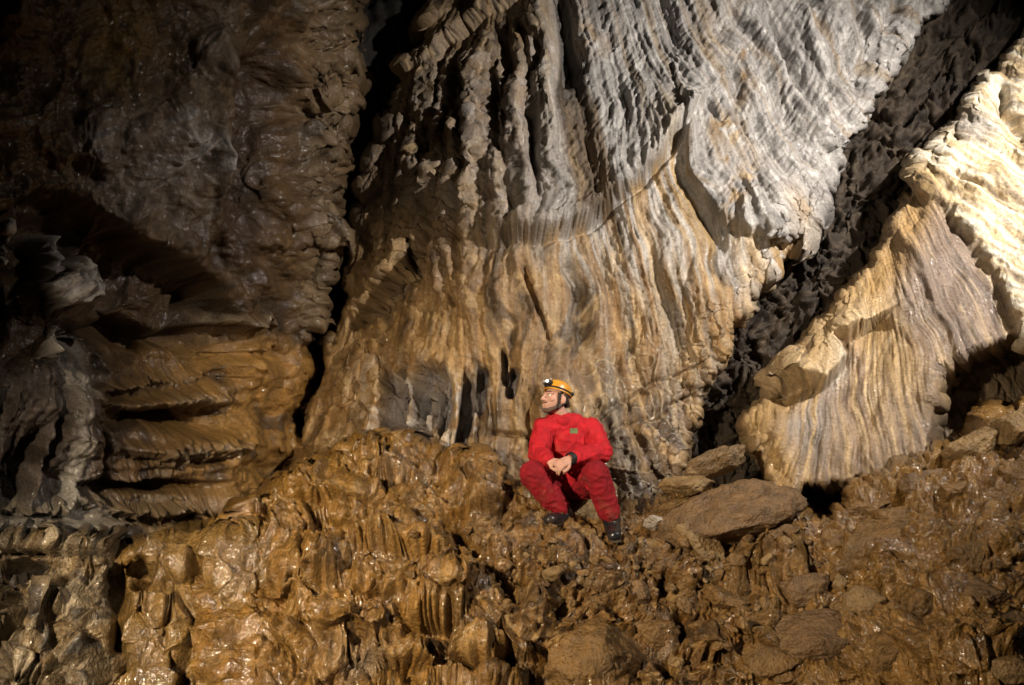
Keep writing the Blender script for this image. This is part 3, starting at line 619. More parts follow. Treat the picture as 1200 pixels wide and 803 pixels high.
# ------------------------------------------------------------------ loose boulders and stones
import bmesh
from mathutils import noise as mn
def plain_rock(name, colour, dark, rough=.5, scale=9, bump=.9):
    m, N, L, b = new_mat(name)
    tc = N.new('ShaderNodeTexCoord')
    geo = N.new('ShaderNodeNewGeometry')
    n = N.new('ShaderNodeTexNoise'); n.inputs['Scale'].default_value = scale; n.inputs['Detail'].default_value = 8; n.inputs['Roughness'].default_value = .65
    L.new(geo.outputs['Position'], n.inputs['Vector'])
    r = N.new('ShaderNodeValToRGB'); r.color_ramp.elements[0].position = .32; r.color_ramp.elements[1].position = .68
    r.color_ramp.elements[0].color = (*dark, 1); r.color_ramp.elements[1].color = (*colour, 1)
    L.new(n.outputs['Fac'], r.inputs[0]); L.new(r.outputs[0], b.inputs['Base Color'])
    n2 = N.new('ShaderNodeTexNoise'); n2.inputs['Scale'].default_value = 45; n2.inputs['Detail'].default_value = 3; L.new(geo.outputs['Position'], n2.inputs['Vector'])
    rr = N.new('ShaderNodeMapRange'); rr.inputs[3].default_value = rough-.15; rr.inputs[4].default_value = rough+.2; L.new(n.outputs['Fac'], rr.inputs[0]); L.new(rr.outputs[0], b.inputs['Roughness'])
    bp = N.new('ShaderNodeBump'); bp.inputs['Strength'].default_value = bump; bp.inputs['Distance'].default_value = .03; L.new(n2.outputs['Fac'], bp.inputs['Height'])
    bq = N.new('ShaderNodeBump'); bq.inputs['Strength'].default_value = bump; bq.inputs['Distance'].default_value = .05; L.new(n.outputs['Fac'], bq.inputs['Height']); L.new(bp.outputs[0], bq.inputs['Normal'])
    L.new(bq.outputs[0], b.inputs['Normal'])
    return m
R_MUD = plain_rock('muddy_stone', (.23, .125, .038), (.09, .05, .016), .28)
R_MATTE = plain_rock('matte_brown_stone', (.22, .125, .050), (.09, .052, .022), .45)
R_GOLD = plain_rock('golden_stone', (.32, .20, .08), (.14, .085, .034), .33)
R_PALE = plain_rock('pale_calcite', (.55, .48, .40), (.27, .22, .17), .40, 14)
R_GREY = plain_rock('grey_stone', (.25, .155, .07), (.10, .065, .032), .45)

def rock_mesh(name, seed, sub=5, facets=11, lump=.35, flat=.42):
    r = random.Random(seed)
    bm = bmesh.new(); bmesh.ops.create_icosphere(bm, subdivisions=sub, radius=1)
    off = Vector((r.uniform(-50, 50), r.uniform(-50, 50), r.uniform(-50, 50)))
    planes = []
    for k in range(facets):
        n = Vector((r.gauss(0, 1), r.gauss(0, 1), r.gauss(0, 1))).normalized(); planes.append((n, r.uniform(flat, .85)))
    for vt in bm.verts:
        p = vt.co.copy()
        p *= 1+lump*mn.noise(p*1.1+off)
        for n, d in planes:
            e = p.dot(n)-d
            if e > 0: p -= n*e*.92
        p *= 1+.09*mn.noise(p*3.3+off)-.07*abs(mn.noise(p*5+off*1.3))+.05*mn.noise(p*11+off)+.025*mn.noise(p*24+off)
        vt.co = p
    me = bpy.data.meshes.new(name); bm.to_mesh(me); bm.free()
    me.polygons.foreach_set('use_smooth', [True]*len(me.polygons))
    return me
def boulder(u, v, y, rx, ry, rz, rot, seed, mat, label, name='boulder', cat='boulder', group=None, sub=5, sink=0, **kw):
    """rx, rz in photo pixels (half width, half height), ry in metres (half depth)"""
    me = rock_mesh(name, seed, sub, **kw); me.materials.append(mat)
    o = bpy.data.objects.new(name, me); col.objects.link(o)
    k = y/FPX
    o.location = V3(u, v, y) - Vector((0, 0, sink)); o.scale = (rx*k, ry, rz*k); o.rotation_euler = (0, math.radians(rot), random.Random(seed).uniform(-.3, .3))
    return tag(o, label, cat, group)

boulder(672, 600, 5.72, 44, .24, 30, 5, 3, R_GOLD, 'tan boulder the caver sits on, showing between the red trouser legs', lump=.2)
boulder(862, 608, 5.12, 78, .28, 40, -17, 12, R_MATTE, 'long matte brown boulder lying tilted below the pale slab', facets=9, flat=.6, lump=.25)
boulder(906, 630, 4.98, 34, .12, 13, -12, 21, R_MATTE, 'low brown stone tucked under the long tilted boulder', facets=8)
boulder(803, 567, 5.45, 32, .22, 17, -10, 33, R_GOLD, 'rounded ochre boulder at the foot of the pale wall', lump=.2)
boulder(840, 545, 5.65, 42, .2, 20, -24, 41, R_GREY, 'cracked grey boulder wedged into the bottom of the cleft', facets=9)
boulder(770, 612, 5.2, 16, .14, 13, 10, 44, R_PALE, 'small pale stone lying right of the black boots')
boulder(784, 596, 5.35, 22, .15, 9, -25, 47, R_MUD, 'thin brown stone slanting beside the small pale stone')
boulder(820, 640, 4.98, 36, .16, 19, 40, 51, R_GOLD, 'steep golden stone propping the long tilted boulder', facets=9)
boulder(690, 766, 4.55, 66, .28, 42, 4, 63, R_MUD, 'large domed muddy boulder low on the bank', lump=.3, facets=9, flat=.6)
boulder(1045, 655, 4.72, 86, .30, 56, -6, 71, R_MUD, 'very large smooth wet boulder on the right of the bank', lump=.3, facets=9, flat=.6)
boulder(1072, 566, 5.02, 40, .22, 23, -14, 83, R_MATTE, 'blunt brown block below the hollow in the slab', facets=9)
boulder(1140, 524, 4.98, 38, .20, 22, -32, 91, R_GOLD, 'golden angular block in front of the hollow painted dark as shadow', facets=9, flat=.55)
boulder(1190, 500, 4.85, 30, .20, 20, -30, 95, R_GOLD, 'upper golden block resting above the angular one', facets=9, flat=.55)
boulder(1100, 598, 4.90, 36, .18, 20, 6, 99, R_MUD, 'rounded wet stone between the blunt block and the very large boulder')
boulder(1160, 590, 4.80, 46, .22, 26, -10, 104, R_MUD, 'wide wet boulder below the golden blocks')
boulder(1010, 596, 5.05, 34, .18, 15, -22, 107, R_MUD, 'slanting brown stone beside the black gap under the slab')
boulder(1120, 745, 4.40, 60, .22, 30, 3, 113, R_MUD, 'flat wet boulder at the bottom of the bank', facets=8)
boulder(965, 742, 4.45, 64, .22, 30, -6, 117, R_MATTE, 'flat topped brown slab low on the bank', facets=9, flat=.5)
boulder(800, 672, 4.92, 26, .14, 18, 12, 121, R_GOLD, 'knobbly golden stone below the long tilted boulder')
boulder(845, 700, 4.75, 30, .16, 22, 0, 127, R_MUD, 'knobbly wet brown stone in the middle of the bank')
boulder(1185, 660, 4.55, 40, .22, 36, 10, 131, R_MUD, 'tall wet brown stone right of the very large boulder')

more = ((905, 655, 26, 16), (940, 690, 34, 24), (985, 640, 30, 22), (1005, 712, 42, 24), (1075, 708, 40, 24), (1150, 700, 36, 26), (1130, 650, 30, 22), (1040, 772, 50, 26), (900, 772, 46, 26), (1190, 740, 40, 26), (880, 735, 34, 20), (1165, 785, 46, 22), (770, 745, 30, 24), (745, 700, 24, 16), (1120, 575, 22, 14), (1195, 560, 34, 24), (1050, 606, 28, 15), (940, 640, 22, 14))
words = ('squat', 'wedge shaped', 'rounded', 'flat', 'lumpy', 'jagged', 'blunt', 'broad', 'chunky', 'tilted', 'low', 'wide', 'upright', 'narrow', 'knobby', 'steep', 'oval', 'thin')
near = ('under the long tilted boulder', 'above the flat topped slab', 'against the very large smooth boulder')
for i, (u_, v_, rx_, rz_) in enumerate(more):
    p, n = on('cave_floor', u_, v_)
    where = near[0] if u_ < 960 and v_ < 700 and u_ > 800 else 'in the rubble left of the flat topped slab' if u_ <= 800 else near[1] if u_ < 950 else near[2] if v_ < 720 and u_ > 960 and v_ > 600 else 'beside the golden blocks' if v_ <= 600 else 'around the flat wet boulder'
    boulder(u_, v_, p.y, rx_, .6*rx_*p.y/FPX, rz_, rng.uniform(-25, 15), 300+i*7, (R_MUD, R_MATTE, R_MUD, R_GOLD)[i % 4] if i % 8 != 7 else R_MUD, f'{words[i]} brown block bedded in mud {where}', group='blocks bedded in the right of the bank', facets=12, flat=.45)

stone_meshes = [rock_mesh('stone', 900+i, 3, 8) for i in range(8)]
for m_, mt in zip(stone_meshes, (R_MUD, R_GOLD, R_MUD, R_MATTE, R_MUD, R_GOLD, R_MUD, R_MUD)): m_.materials.append(mt)
for m_ in stone_meshes: m_.polygons.foreach_set('use_smooth', [True]*len(m_.polygons))
placed = []
while len(placed) < 240:
    z = rng.random()
    if z < .55: u_, v_ = rng.gauss(660, 85), rng.gauss(668, 30)
    elif z < .8: u_, v_ = rng.gauss(800, 60), rng.gauss(700, 40)
    elif z < .9: u_, v_ = rng.gauss(850, 70), rng.gauss(640, 14)
    else: u_, v_ = rng.uniform(380, 1190), rng.uniform(640, 798)
    s_ = 3.5+9*rng.random()**2.5
    if v_ < interp(u_, TOP)+22 or v_ > 800 or (600 < u_ < 735 and v_ < 634): continue
    if any((u_-a)**2+(v_-b)**2 < (s_+c)**2*.8 for a, b, c in placed): continue
    placed.append((u_, v_, s_))
    p, n = on('cave_floor', u_, v_)
    o = bpy.data.objects.new('stone', stone_meshes[rng.randrange(8)]); col.objects.link(o)
    k = p.y/FPX*s_
    o.location = p+n*k*.25; o.scale = (k*rng.uniform(.8, 1.35), k*rng.uniform(.8, 1.2), k*rng.uniform(.6, 1.0)); o.rotation_euler = (rng.uniform(-.6, .6), rng.uniform(-.6, .6), rng.uniform(0, 6.3))
    kind_ = {'muddy_stone': 'wet dark brown', 'golden_stone': 'golden tan', 'matte_brown_stone': 'dull grey brown'}[o.data.materials[0].name]
    place = 'beside the long tilted boulder' if v_ < 662 and u_ > 770 else 'in rubble below the boots' if 560 < u_ < 760 and v_ < 715 else 'in rubble beside the domed boulder' if u_ > 720 and u_ < 900 else 'on the wet drapes of the bank' if u_ < 600 else 'low on the muddy bank'
    size_ = 'fist sized' if s_ > 7.5 else 'small'
    tag(o, f'{size_} {kind_} stone lying loose {place}', 'stone', 'loose stones scattered on the muddy bank')


# ------------------------------------------------------------------ the caver
def cloth_mat(name, colour, rough=.55, bump=.25, scale=60, sheen=.0, mott=.3, mud=0):
    m, N, L, b = new_mat(name)
    tc = N.new('ShaderNodeTexCoord')
    n = N.new('ShaderNodeTexNoise'); n.inputs['Scale'].default_value = 14; n.inputs['Detail'].default_value = 6; L.new(tc.outputs['Object'], n.inputs['Vector'])
    r = N.new('ShaderNodeValToRGB'); r.color_ramp.elements[0].position = .3; r.color_ramp.elements[1].position = .7
    r.color_ramp.elements[0].color = (*[c*(1-mott) for c in colour], 1); r.color_ramp.elements[1].color = (*[min(1, c*(1+mott*.6)) for c in colour], 1)
    L.new(n.outputs['Fac'], r.inputs[0]); L.new(r.outputs[0], b.inputs['Base Color'])
    if mud:                                                                   # dried mud smeared on the cloth
        n3 = N.new('ShaderNodeTexNoise'); n3.inputs['Scale'].default_value = 6; n3.inputs['Detail'].default_value = 9; n3.inputs['Roughness'].default_value = .7; L.new(tc.outputs['Object'], n3.inputs['Vector'])
        mr = N.new('ShaderNodeMapRange'); mr.inputs[1].default_value = .53; mr.inputs[2].default_value = .72; mr.inputs[4].default_value = mud; L.new(n3.outputs['Fac'], mr.inputs[0])
        mx = N.new('ShaderNodeMix'); mx.data_type = 'RGBA'; L.new(mr.outputs[0], mx.inputs[0]); L.new(r.outputs[0], mx.inputs[6]); mx.inputs[7].default_value = (.17, .09, .045, 1); L.new(mx.outputs[2], b.inputs['Base Color'])
    b.inputs['Specular IOR Level'].default_value = .25 if rough > .45 else .5
    b.inputs['Roughness'].default_value = rough; b.inputs['Sheen Weight'].default_value = sheen
    n2 = N.new('ShaderNodeTexNoise'); n2.inputs['Scale'].default_value = scale; n2.inputs['Detail'].default_value = 3; L.new(tc.outputs['Object'], n2.inputs['Vector'])
    bp = N.new('ShaderNodeBump'); bp.inputs['Strength'].default_value = bump; bp.inputs['Distance'].default_value = .012; L.new(n2.outputs['Fac'], bp.inputs['Height']); L.new(bp.outputs[0], b.inputs['Normal'])
    return m
K_SKIN = cloth_mat('skin', (.46, .25, .18), .5, .15, 90, 0, .18); K_SKIN.node_tree.nodes['Principled BSDF'].inputs['Subsurface Weight'].default_value = .12
K_SKIN.node_tree.nodes['Principled BSDF'].inputs['Subsurface Radius'].default_value = (.02, .008, .004)
K_RED = cloth_mat('red_oversuit', (.39, .009, .016), .85, mud=.3); K_DRED = cloth_mat('dark_red_trousers', (.21, .005, .010), .85, mud=.35)
K_BOOT = cloth_mat('black_rubber', (.012, .012, .014), .3, .1, mud=.3); K_BLACK = cloth_mat('black_webbing', (.014, .013, .013), .6)
K_YEL = cloth_mat('yellow_helmet', (.66, .29, .022), .36, .1, 60, 0, .3, mud=.6); K_HAIR = cloth_mat('dark_hair', (.03, .02, .014), .6, .5, 150)
K_GREEN = cloth_mat('green_badge', (.10, .13, .045), .6); K_STUB = cloth_mat('stubble', (.11, .065, .048), .8, .5, 160)
K_WHITE = cloth_mat('eye_white', (.7, .66, .62), .2, 0); K_IRIS = cloth_mat('iris', (.03, .02, .015), .2, 0)
K_SOLE = cloth_mat('boot_sole', (.05, .035, .02), .7); K_GREY = cloth_mat('lamp_housing', (.30, .30, .31), .35, .05)
m_, N_, L_, b_ = new_mat('lamp_lens'); b_.inputs['Base Color'].default_value = (.9, .9, .88, 1); b_.inputs['Roughness'].default_value = .1
b_.inputs['Emission Color'].default_value = (1, .97, .9, 1); b_.inputs['Emission Strength'].default_value = 1.2; K_LENS = m_

class Shapes:
    """closed shapes that are fused into one skin"""
    def __init__(s): s.bm = bmesh.new()
    def ball(s, c, r, rot=None, sub=3):
        r = (r, r, r) if isinstance(r, (int, float)) else r
        M = Matrix.Translation(Vector(c)) @ (rot.to_4x4() if rot is not None else Matrix()) @ Matrix.Diagonal((*r, 1))
        bmesh.ops.create_icosphere(s.bm, subdivisions=sub, radius=1, matrix=M)
    def limb(s, a, b, ra, rb, n=None, flat=1.0):
        a, b = Vector(a), Vector(b); L = (b-a).length; z = (b-a).normalized()
        x = z.orthogonal().normalized() if n is None else (Vector(n)-z*Vector(n).dot(z)).normalized()
        y = z.cross(x); seg, prof = 20, []
        for k in range(7): t = math.pi/2*(1-k/6); prof.append((-ra*math.sin(t), ra*math.cos(t)))
        for k in range(7): t = math.pi/2*k/6; prof.append((L+rb*math.sin(t), rb*math.cos(t)))
        rings = []
        for h, r in prof:
            if r < 1e-5: rings.append([s.bm.verts.new(a+z*h)]); continue
            rings.append([s.bm.verts.new(a+z*h+(x*math.cos(2*math.pi*k/seg)*flat+y*math.sin(2*math.pi*k/seg))*r) for k in range(seg)])
        for p, q in zip(rings, rings[1:]):
            for k in range(seg):
                k2 = (k+1) % seg
                if len(p) == 1: s.bm.faces.new((p[0], q[k2], q[k]))
                elif len(q) == 1: s.bm.faces.new((p[k], p[k2], q[0]))
                else: s.bm.faces.new((p[k], p[k2], q[k2], q[k]))
    def chain(s, pts, radii, **kw):
        for i in range(len(pts)-1): s.limb(pts[i], pts[i+1], radii[i], radii[i+1], **kw)
    def fuse(s, name, mat, voxel=.007, smooth=4, parent=None, warp=None):
        bmesh.ops.recalc_face_normals(s.bm, faces=s.bm.faces[:])
        me = bpy.data.meshes.new('raw'); s.bm.to_mesh(me); s.bm.free()
        t = bpy.data.objects.new('raw', me); col.objects.link(t)
        r = t.modifiers.new('r', 'REMESH'); r.mode = 'VOXEL'; r.voxel_size = voxel; r.use_smooth_shade = True
        if smooth: k = t.modifiers.new('s', 'SMOOTH'); k.factor = .5; k.iterations = smooth
        out = bpy.data.meshes.new_from_object(t.evaluated_get(bpy.context.evaluated_depsgraph_get())); out.name = name
        bpy.data.objects.remove(t); bpy.data.meshes.remove(me)
        if warp:
            nrm = [v.normal.copy() for v in out.vertices]
            for v, n in zip(out.vertices, nrm): v.co += n*warp(v.co, n)
        out.polygons.foreach_set('use_smooth', [True]*len(out.polygons))
        out.materials.clear(); out.materials.append(mat)
        o = bpy.data.objects.new(name, out); col.objects.link(o); o.parent = parent
        return o

PV = V3(669, 563, 5.58)
hipR, hipL = V3(656, 566, 5.55), V3(685, 566, 5.55)
kneR, kneL = V3(624, 556, 5.20), V3(699, 555, 5.18)
ankR, ankL = V3(661, 602, 5.31), V3(717, 611, 5.26)
toeR, toeL = V3(645, 610, 5.12), V3(720, 628, 5.08)
CH, NB = V3(664, 518, 5.52), V3(659, 492, 5.50)
shR, shL = V3(637, 503, 5.46), V3(693, 503, 5.53)
elR, elL = V3(631, 533, 5.36), V3(705, 530, 5.40)
wrR, wrL = V3(643, 540, 5.20), V3(667, 538, 5.18)
HC = V3(651, 468, 5.45); HS = 1.10
fw = Vector((-.80, -.55, .20)).normalized(); rt = fw.cross(Vector((0, 0, 1))).normalized(); upv = rt.cross(fw)
HM = Matrix((rt, fw, upv)).transposed()
def H(x, y, z): return HC+HM @ Vector((x, y, z))*HS

def hand(S, W, d, n, side, curl=(22, 34, 28), s=1.0):
    d = Vector(d).normalized(); n = (Vector(n)-d*Vector(n).dot(d)).normalized(); q = d.cross(n)*side       # q points to the thumb
    lens = ((.044, .028, .021), (.048, .031, .022), (.045, .029, .021), (.035, .022, .018))
    S.limb(W-d*.03, W+d*.02, .026, .026, n, .75)
    for i in range(4):
        o = (1.5-i)*.0205*s
        K = W+d*(.088-abs(i-1.2)*.004)*s+q*o
        S.limb(W+d*.012+q*o*.7, K, .0155, .0125, n, .85)
        p = K; dd = d+q*(1.5-i)*.05; dd.normalize(); a = 0
        for k in range(3):
            a = math.radians(curl[k]*(1+.12*i)); axis_ = dd.cross(n).normalized()
            dd = (Matrix.Rotation(-a, 3, axis_) @ dd).normalized(); n2 = n
            e = p+dd*lens[i][k]*s
            S.limb(p, e, .0098-.0012*k, .0090-.0012*k); p = e
    b0 = W+d*.022+q*.022; b1 = b0+(d*.55+q*.62-n*.35).normalized()*.042; b2 = b1+(d*.9+q*.2-n*.25).normalized()*.032; b3 = b2+(d*.95-n*.2).normalized()*.024
    S.chain([b0, b1, b2, b3], [.017, .0125, .0112, .009])

B = Shapes()
B.chain([PV, V3(667, 540, 5.56), CH, NB], [.135, .12, .125, .06]); B.limb(shR, shL, .06, .06); B.limb(hipR, hipL, .10, .10)
B.chain([NB, H(0, -.025, -.05)], [.062, .054])
for h_, k_, a_, t_ in ((hipR, kneR, ankR, toeR), (hipL, kneL, ankL, toeL)): B.chain([h_, k_, a_, a_.lerp(t_, .6)-Vector((0, 0, .03))], [.085, .058, .036, .022])
for s_, e_, w_ in ((shR, elR, wrR), (shL, elL, wrL)): B.chain([s_, e_, w_], [.055, .042, .028])
hand(B, wrR, V3(657, 543, 5.145)-wrR, (-.1, -.62, .78), 1)
hand(B, wrL, V3(653, 546, 5.11)-wrL, (.15, -.66, .72), -1, (30, 40, 30))
# head
B.ball(H(0, -.015, .035), (0.0836, 0.1056, 0.0946), HM); B.ball(H(0, .028, -.022), (0.0693, 0.0726, 0.099), HM); B.ball(H(0, .058, -.090), (0.033, 0.033, 0.0286), HM)
for s_ in (-1, 1):
    B.limb(H(s_*.052, -.005, -.045), H(s_*.018, .062, -.094), .022, .020); B.ball(H(s_*.044, .064, -.022), (.022, .022, .020), HM)
    B.ball(H(s_*.079, -.012, -.008), (.010, .024, .034), Matrix(HM) @ Matrix.Rotation(s_*.35, 3, 'Z')); B.ball(H(s_*.013, .103, -.034), .0095)
    B.limb(H(s_*.014, .088, .026), H(s_*.050, .070, .024), .012, .010)
B.chain([H(0, .090, .022), H(0, .104, -.004), H(0, .118, -.030)], [.009, .011, .0135])
B.limb(H(-.020, .089, -.060), H(.020, .089, -.060), .0075, .0075); B.limb(H(-.017, .088, -.072), H(.017, .088, -.072), .0085, .0085)
person = B.fuse('person', K_SKIN, .0052, 2)
tag(person, 'seated person in a red oversuit and yellow helmet looking up along the wall', 'person')

def folds(amp, f=9.0, seed=0, marks=()):
    off = Vector((seed, seed*.7, 0))
    def w(p, n):
        q = p+off
        a = 1-abs(mn.noise(Vector((q.x*f*.8+q.z*f*.7, q.y*f, q.z*f*1.3-q.x*f*.6))))*2
        b = 1-abs(mn.noise(Vector((q.x*f*2-q.z*f, q.y*f*2, q.z*f*1.2+q.x*f))*1.1+Vector((9, 3, 1))))*2
        d = amp*(.75*a*a*(1 if a > 0 else -1)+.4*b)
        for c, r, k in marks:                                                 # creases gathered at a bent joint
            t = (p-c).length/r
            if t < 1: d += k*(1-t)*math.sin((p-c).dot(Vector((.3, -.2, 1)))*150)
        return d
    return w
# trousers
T = Shapes()
T.limb(hipR, hipL, .125, .125); T.ball(PV+Vector((0, .02, .01)), (.18, .14, .13))
T.chain([hipR, hipR.lerp(kneR, .55), kneR, kneR.lerp(ankR, .45), kneR.lerp(ankR, .82)], [.118, .108, .096, .092, .082])
T.chain([hipL, hipL.lerp(kneL, .55), kneL, kneL.lerp(ankL, .45), kneL.lerp(ankL, .80)], [.118, .105, .092, .088, .080])
trou = T.fuse('trousers', K_DRED, .0085, 3, person, folds(.011, 11, 3, ((kneR, .13, .007), (kneL, .13, .007), (kneR.lerp(ankR, .85), .1, .006), (kneL.lerp(ankL, .88), .1, .006))))
# jacket: trunk, sleeves, hem hanging between the thighs
J = Shapes()
J.chain([V3(668, 556, 5.55), V3(667, 538, 5.54), CH, V3(661, 499, 5.50)], [.175, .165, .165, .105], n=(0, 1, 0), flat=.82)
J.limb(shR, shL, .088, .088); J.limb(V3(650, 497, 5.48), V3(672, 497, 5.5), .085, .085)
J.chain([shR, shR.lerp(elR, .6), elR, elR.lerp(wrR, .5), elR.lerp(wrR, .86)], [.086, .080, .074, .064, .050])
J.chain([shL, shL.lerp(elL, .6), elL, elL.lerp(wrL, .5), elL.lerp(wrL, .84)], [.090, .086, .080, .068, .052])
J.limb(V3(676, 553, 5.42), V3(690, 562, 5.30), .075, .055, (0, 0, 1), .6); J.limb(V3(690, 560, 5.30), V3(692, 570, 5.27), .05, .025, (0, 1, .3), .5)
jack = J.fuse('jacket', K_RED, .0080, 3, person, folds(.012, 11, 11, ((elR, .12, .008), (elL, .13, .009), (shL, .10, .005), (V3(668, 548, 5.45), .15, .006))))
S = Shapes(); S.chain([V3(683, 550, 5.30), V3(689, 557, 5.24), V3(691, 571, 5.22)], [.050, .052, .026], n=(.2, 1, .2), flat=.35); S.limb(V3(676, 553, 5.30), V3(690, 567, 5.225), .03, .02, (.2, 1, .2), .4)
S.fuse('hem_flap', K_RED, .006, 2, jack, folds(.006, 14, 21))
# collar, placket, cuff, badge
def ring(name, c, M, rx, ry, tube_r, mat, parent, hgt=1.0, n=40):
    bm = bmesh.new(); rows = []
    for k in range(n):
        a = 2*math.pi*k/n; cen = Vector((math.cos(a)*rx, math.sin(a)*ry, 0)); out = Vector((math.cos(a), math.sin(a), 0)); row = []
        for j in range(10):
            b = 2*math.pi*j/10; row.append(bm.verts.new(c+M @ (cen+out*math.cos(b)*tube_r+Vector((0, 0, math.sin(b)*tube_r*hgt)))))
        rows.append(row)
    for k in range(n):
        for j in range(10): bm.faces.new((rows[k][j], rows[(k+1) % n][j], rows[(k+1) % n][(j+1) % 10], rows[k][(j+1) % 10]))
    bmesh.ops.recalc_face_normals(bm, faces=bm.faces[:])
    me = bpy.data.meshes.new(name); bm.to_mesh(me); bm.free(); me.materials.append(mat); me.polygons.foreach_set('use_smooth', [True]*len(me.polygons))
    o = bpy.data.objects.new(name, me); col.objects.link(o); o.parent = parent; return o
ring('collar', V3(658, 493, 5.475), Matrix.Rotation(math.radians(16), 3, 'X'), .080, .080, .014, K_RED, jack, 2.6)
def along(S, name, pts, r, mat, parent, voxel=.004, **kw):
    S.chain(pts, [r]*len(pts), **kw); return S.fuse(name, mat, voxel, 1, parent)
ax_ = (wrL-elL).normalized(); Mq = ax_.to_track_quat('Z', 'Y').to_matrix()
ring('wrist_cuff', elL.lerp(wrL, .93), Mq, .040, .040, .012, K_BLACK, jack, 2.4)
def skin_patch(name, host, u0, v0, u1, v1, mat, parent, lift=.004, n=6):
    """a cloth piece that lies on the garment"""
    from mathutils.bvhtree import BVHTree
    bv = BVHTree.FromObject(host, bpy.context.evaluated_depsgraph_get())
    bm = bmesh.new(); g = []
    for i in range(n+1):
        row = []
        for j in range(n+1):
            d = Vector(rays(u0+(u1-u0)*j/n, v0+(v1-v0)*i/n).tolist()); hit = bv.ray_cast(Vector(CAM.tolist()), d.normalized())
            if hit[0] is None: bm.free(); return None
            row.append(bm.verts.new(hit[0]-d.normalized()*lift))
        g.append(row)
    for i in range(n):
        for j in range(n): bm.faces.new((g[i][j], g[i+1][j], g[i+1][j+1], g[i][j+1]))
    ex = bmesh.ops.extrude_face_region(bm, geom=bm.faces[:])
    for e in ex['geom']:
        if isinstance(e, bmesh.types.BMVert): e.co += Vector((0, .006, 0))
    bmesh.ops.recalc_face_normals(bm, faces=bm.faces[:])
    me = bpy.data.meshes.new(name); bm.to_mesh(me); bm.free(); me.materials.append(mat)
    o = bpy.data.objects.new(name, me); col.objects.link(o); o.parent = parent; return o
bpy.context.view_layer.update()
skin_patch('badge', jack, 668, 502, 677, 508, K_GREEN, jack)
skin_patch('chest_label', jack, 668, 496.5, 675, 500, K_RED, jack, .006)
skin_patch('zip_flap', jack, 645.5, 504, 650.5, 532, K_RED, jack, .006, 12)
# boots
for a_, t_, k_ in ((ankR, toeR, kneR), (ankL, toeL, kneL)):
    S = Shapes(); heel = a_+(a_-t_).normalized()*.05-Vector((0, 0, .045)); low = a_-Vector((0, 0, .035))
    tt = t_+Vector((0, 0, .005))
    S.chain([k_.lerp(a_, .62), a_, low], [.074, .066, .060]); S.limb(heel, low, .045, .05); S.chain([low, low.lerp(tt, .6), tt], [.060, .056, .050], n=(0, 0, 1), flat=.85)
    bo = S.fuse('boot', K_BOOT, .007, 3, person, folds(.004, 12, 5))
    S = Shapes(); dn = Vector((0, 0, .046)); S.chain([heel-dn*.7, low.lerp(tt, .5)-dn*.8, tt-dn*.8], [.050, .050, .046], n=(0, 0, 1), flat=.28); S.fuse('sole', K_SOLE, .007, 1, bo)
# hair, brows, eyes, stubble
S = Shapes()
for s_ in (-1, 1): S.limb(H(s_*.071, .030, .028), H(s_*.074, .022, -.022), .010, .006); S.limb(H(s_*.072, -.03, .02), H(s_*.050, -.082, -.03), .020, .018)
S.limb(H(-.05, -.085, -.03), H(.05, -.085, -.03), .018, .018); S.fuse('hair', K_HAIR, .005, 1, person)
for s_ in (-1, 1):
    S = Shapes(); S.limb(H(s_*.014, .101, .032), H(s_*.046, .083, .033), .0045, .0035); S.fuse('eyebrow', K_HAIR, .0025, 1, person)
    S = Shapes(); S.ball(H(s_*.031, .079, .008), .0115); ey = S.fuse('eye', K_WHITE, .0025, 0, person)
    S = Shapes(); S.ball(H(s_*.033-.002, .0905, .010), .0055); S.fuse('iris', K_IRIS, .0018, 0, ey)
# stubble on jaw and lip
S = Shapes(); S.ball(H(0, .058, -.092), (.034, .034, .027), HM); S.limb(H(-.022, .090, -.049), H(.022, .090, -.049), .0065, .0065)
for s_ in (-1, 1): S.limb(H(s_*.056, .000, -.052), H(s_*.020, .062, -.098), .0235, .022)
S.fuse('beard', K_STUB, .005, 2, person)
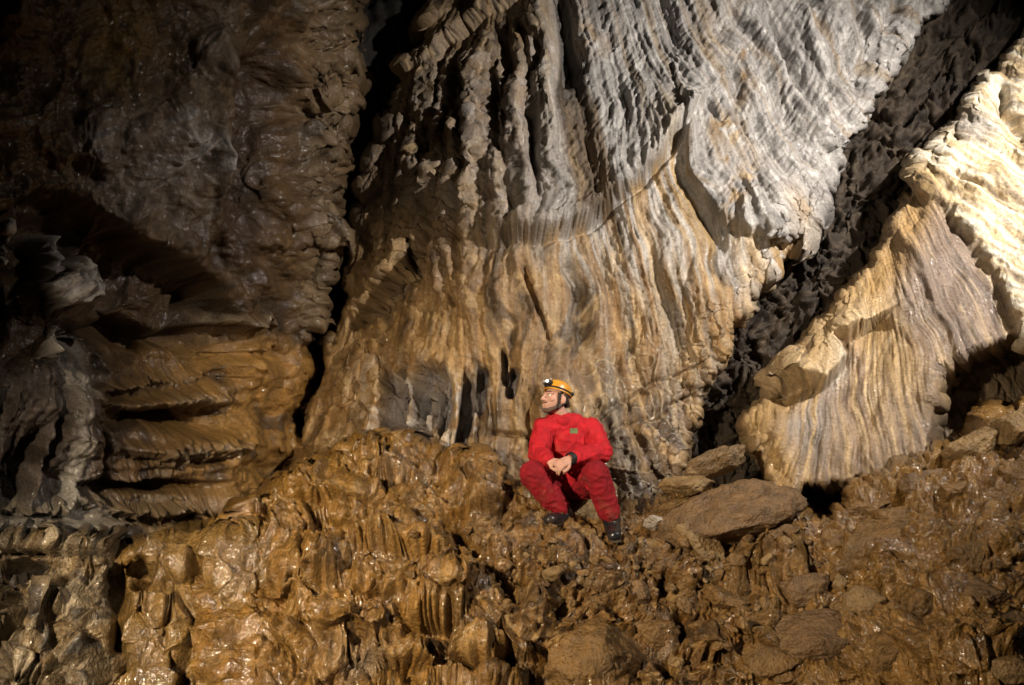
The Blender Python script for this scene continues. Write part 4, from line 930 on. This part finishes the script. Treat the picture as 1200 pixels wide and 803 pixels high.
# helmet
def lathe(name, prof, M, c, mat, parent, n=48, sx=1, sy=1, bulge=None):
    bm = bmesh.new(); rows = []
    for r, z in prof:
        rows.append([bm.verts.new(c+M @ Vector((math.cos(2*math.pi*k/n)*r*sx, math.sin(2*math.pi*k/n)*r*sy, z+(bulge(2*math.pi*k/n, r) if bulge else 0)))) for k in range(n)])
    for p, q in zip(rows, rows[1:]):
        for k in range(n): bm.faces.new((p[k], p[(k+1) % n], q[(k+1) % n], q[k]))
    bm.faces.new(rows[-1]); bmesh.ops.recalc_face_normals(bm, faces=bm.faces[:])
    me = bpy.data.meshes.new(name); bm.to_mesh(me); bm.free(); me.materials.append(mat); me.polygons.foreach_set('use_smooth', [True]*len(me.polygons))
    o = bpy.data.objects.new(name, me); col.objects.link(o); o.parent = parent; return o
HB = H(0, -.012, .052); HT = HM @ Matrix.Rotation(math.radians(6), 3, 'X')
prof = [(.094, .004), (.099, -.006), (.112, -.010), (.114, -.005), (.106, .004), (.103, .02), (.101, .035), (.096, .052), (.086, .070), (.070, .085), (.048, .095), (.022, .100), (.004, .101)]
helmet = lathe('helmet', prof, HT*.98, HB, K_YEL, person, 48, .93, 1.12)
def hp(x, y, z): return HB+HT @ Vector((x, y, z))*.98
for s_ in (-.045, 0, .045):                                                   # moulded ridges
    S = Shapes(); pts = []
    for k in range(9):
        t = math.radians(-65+130*k/8); pts.append(hp(s_*math.cos(t*.8), math.sin(t)*.108, .018+.078*math.cos(t)-abs(s_)*.18))
    S.chain(pts, [.006]*9); S.fuse('ridge', K_YEL, .003, 1, helmet)
ring('band', hp(0, 0, .012), HT*.98, .098, .117, .005, K_BLACK, helmet, 1.6)
S = Shapes(); S.limb(hp(-.024, .116, .040), hp(.024, .116, .040), .024, .024); S.ball(hp(0, .112, .02), .018); lamp = S.fuse('headlamp', K_BLACK, .003, 1, helmet)
for s_ in (-1, 1):
    S = Shapes(); S.limb(hp(s_*.019, .124, .043), hp(s_*.019, .144, .045), .013, .013); S.fuse('lens', K_LENS if s_ < 0 else K_GREY, .0025, 0, lamp)
S = Shapes(); S.limb(hp(-.03, -.118, .03), hp(.03, -.118, .03), .02, .02); S.fuse('battery_box', K_BLACK, .004, 1, helmet)
for s_ in (-1, 1):
    S = Shapes(); S.chain([hp(s_*.088, .03, .0), H(s_*.075, .022, -.02), H(s_*.062, .02, -.075), H(0, .05, -.122)], [.0065]*4); S.fuse('chin_strap', K_BLACK, .0035, 1, helmet)
    S = Shapes(); S.chain([hp(s_*.09, -.05, .0), H(s_*.078, -.05, -.02), H(s_*.062, .018, -.07)], [.006]*3); S.fuse('chin_strap', K_BLACK, .0035, 1, helmet)
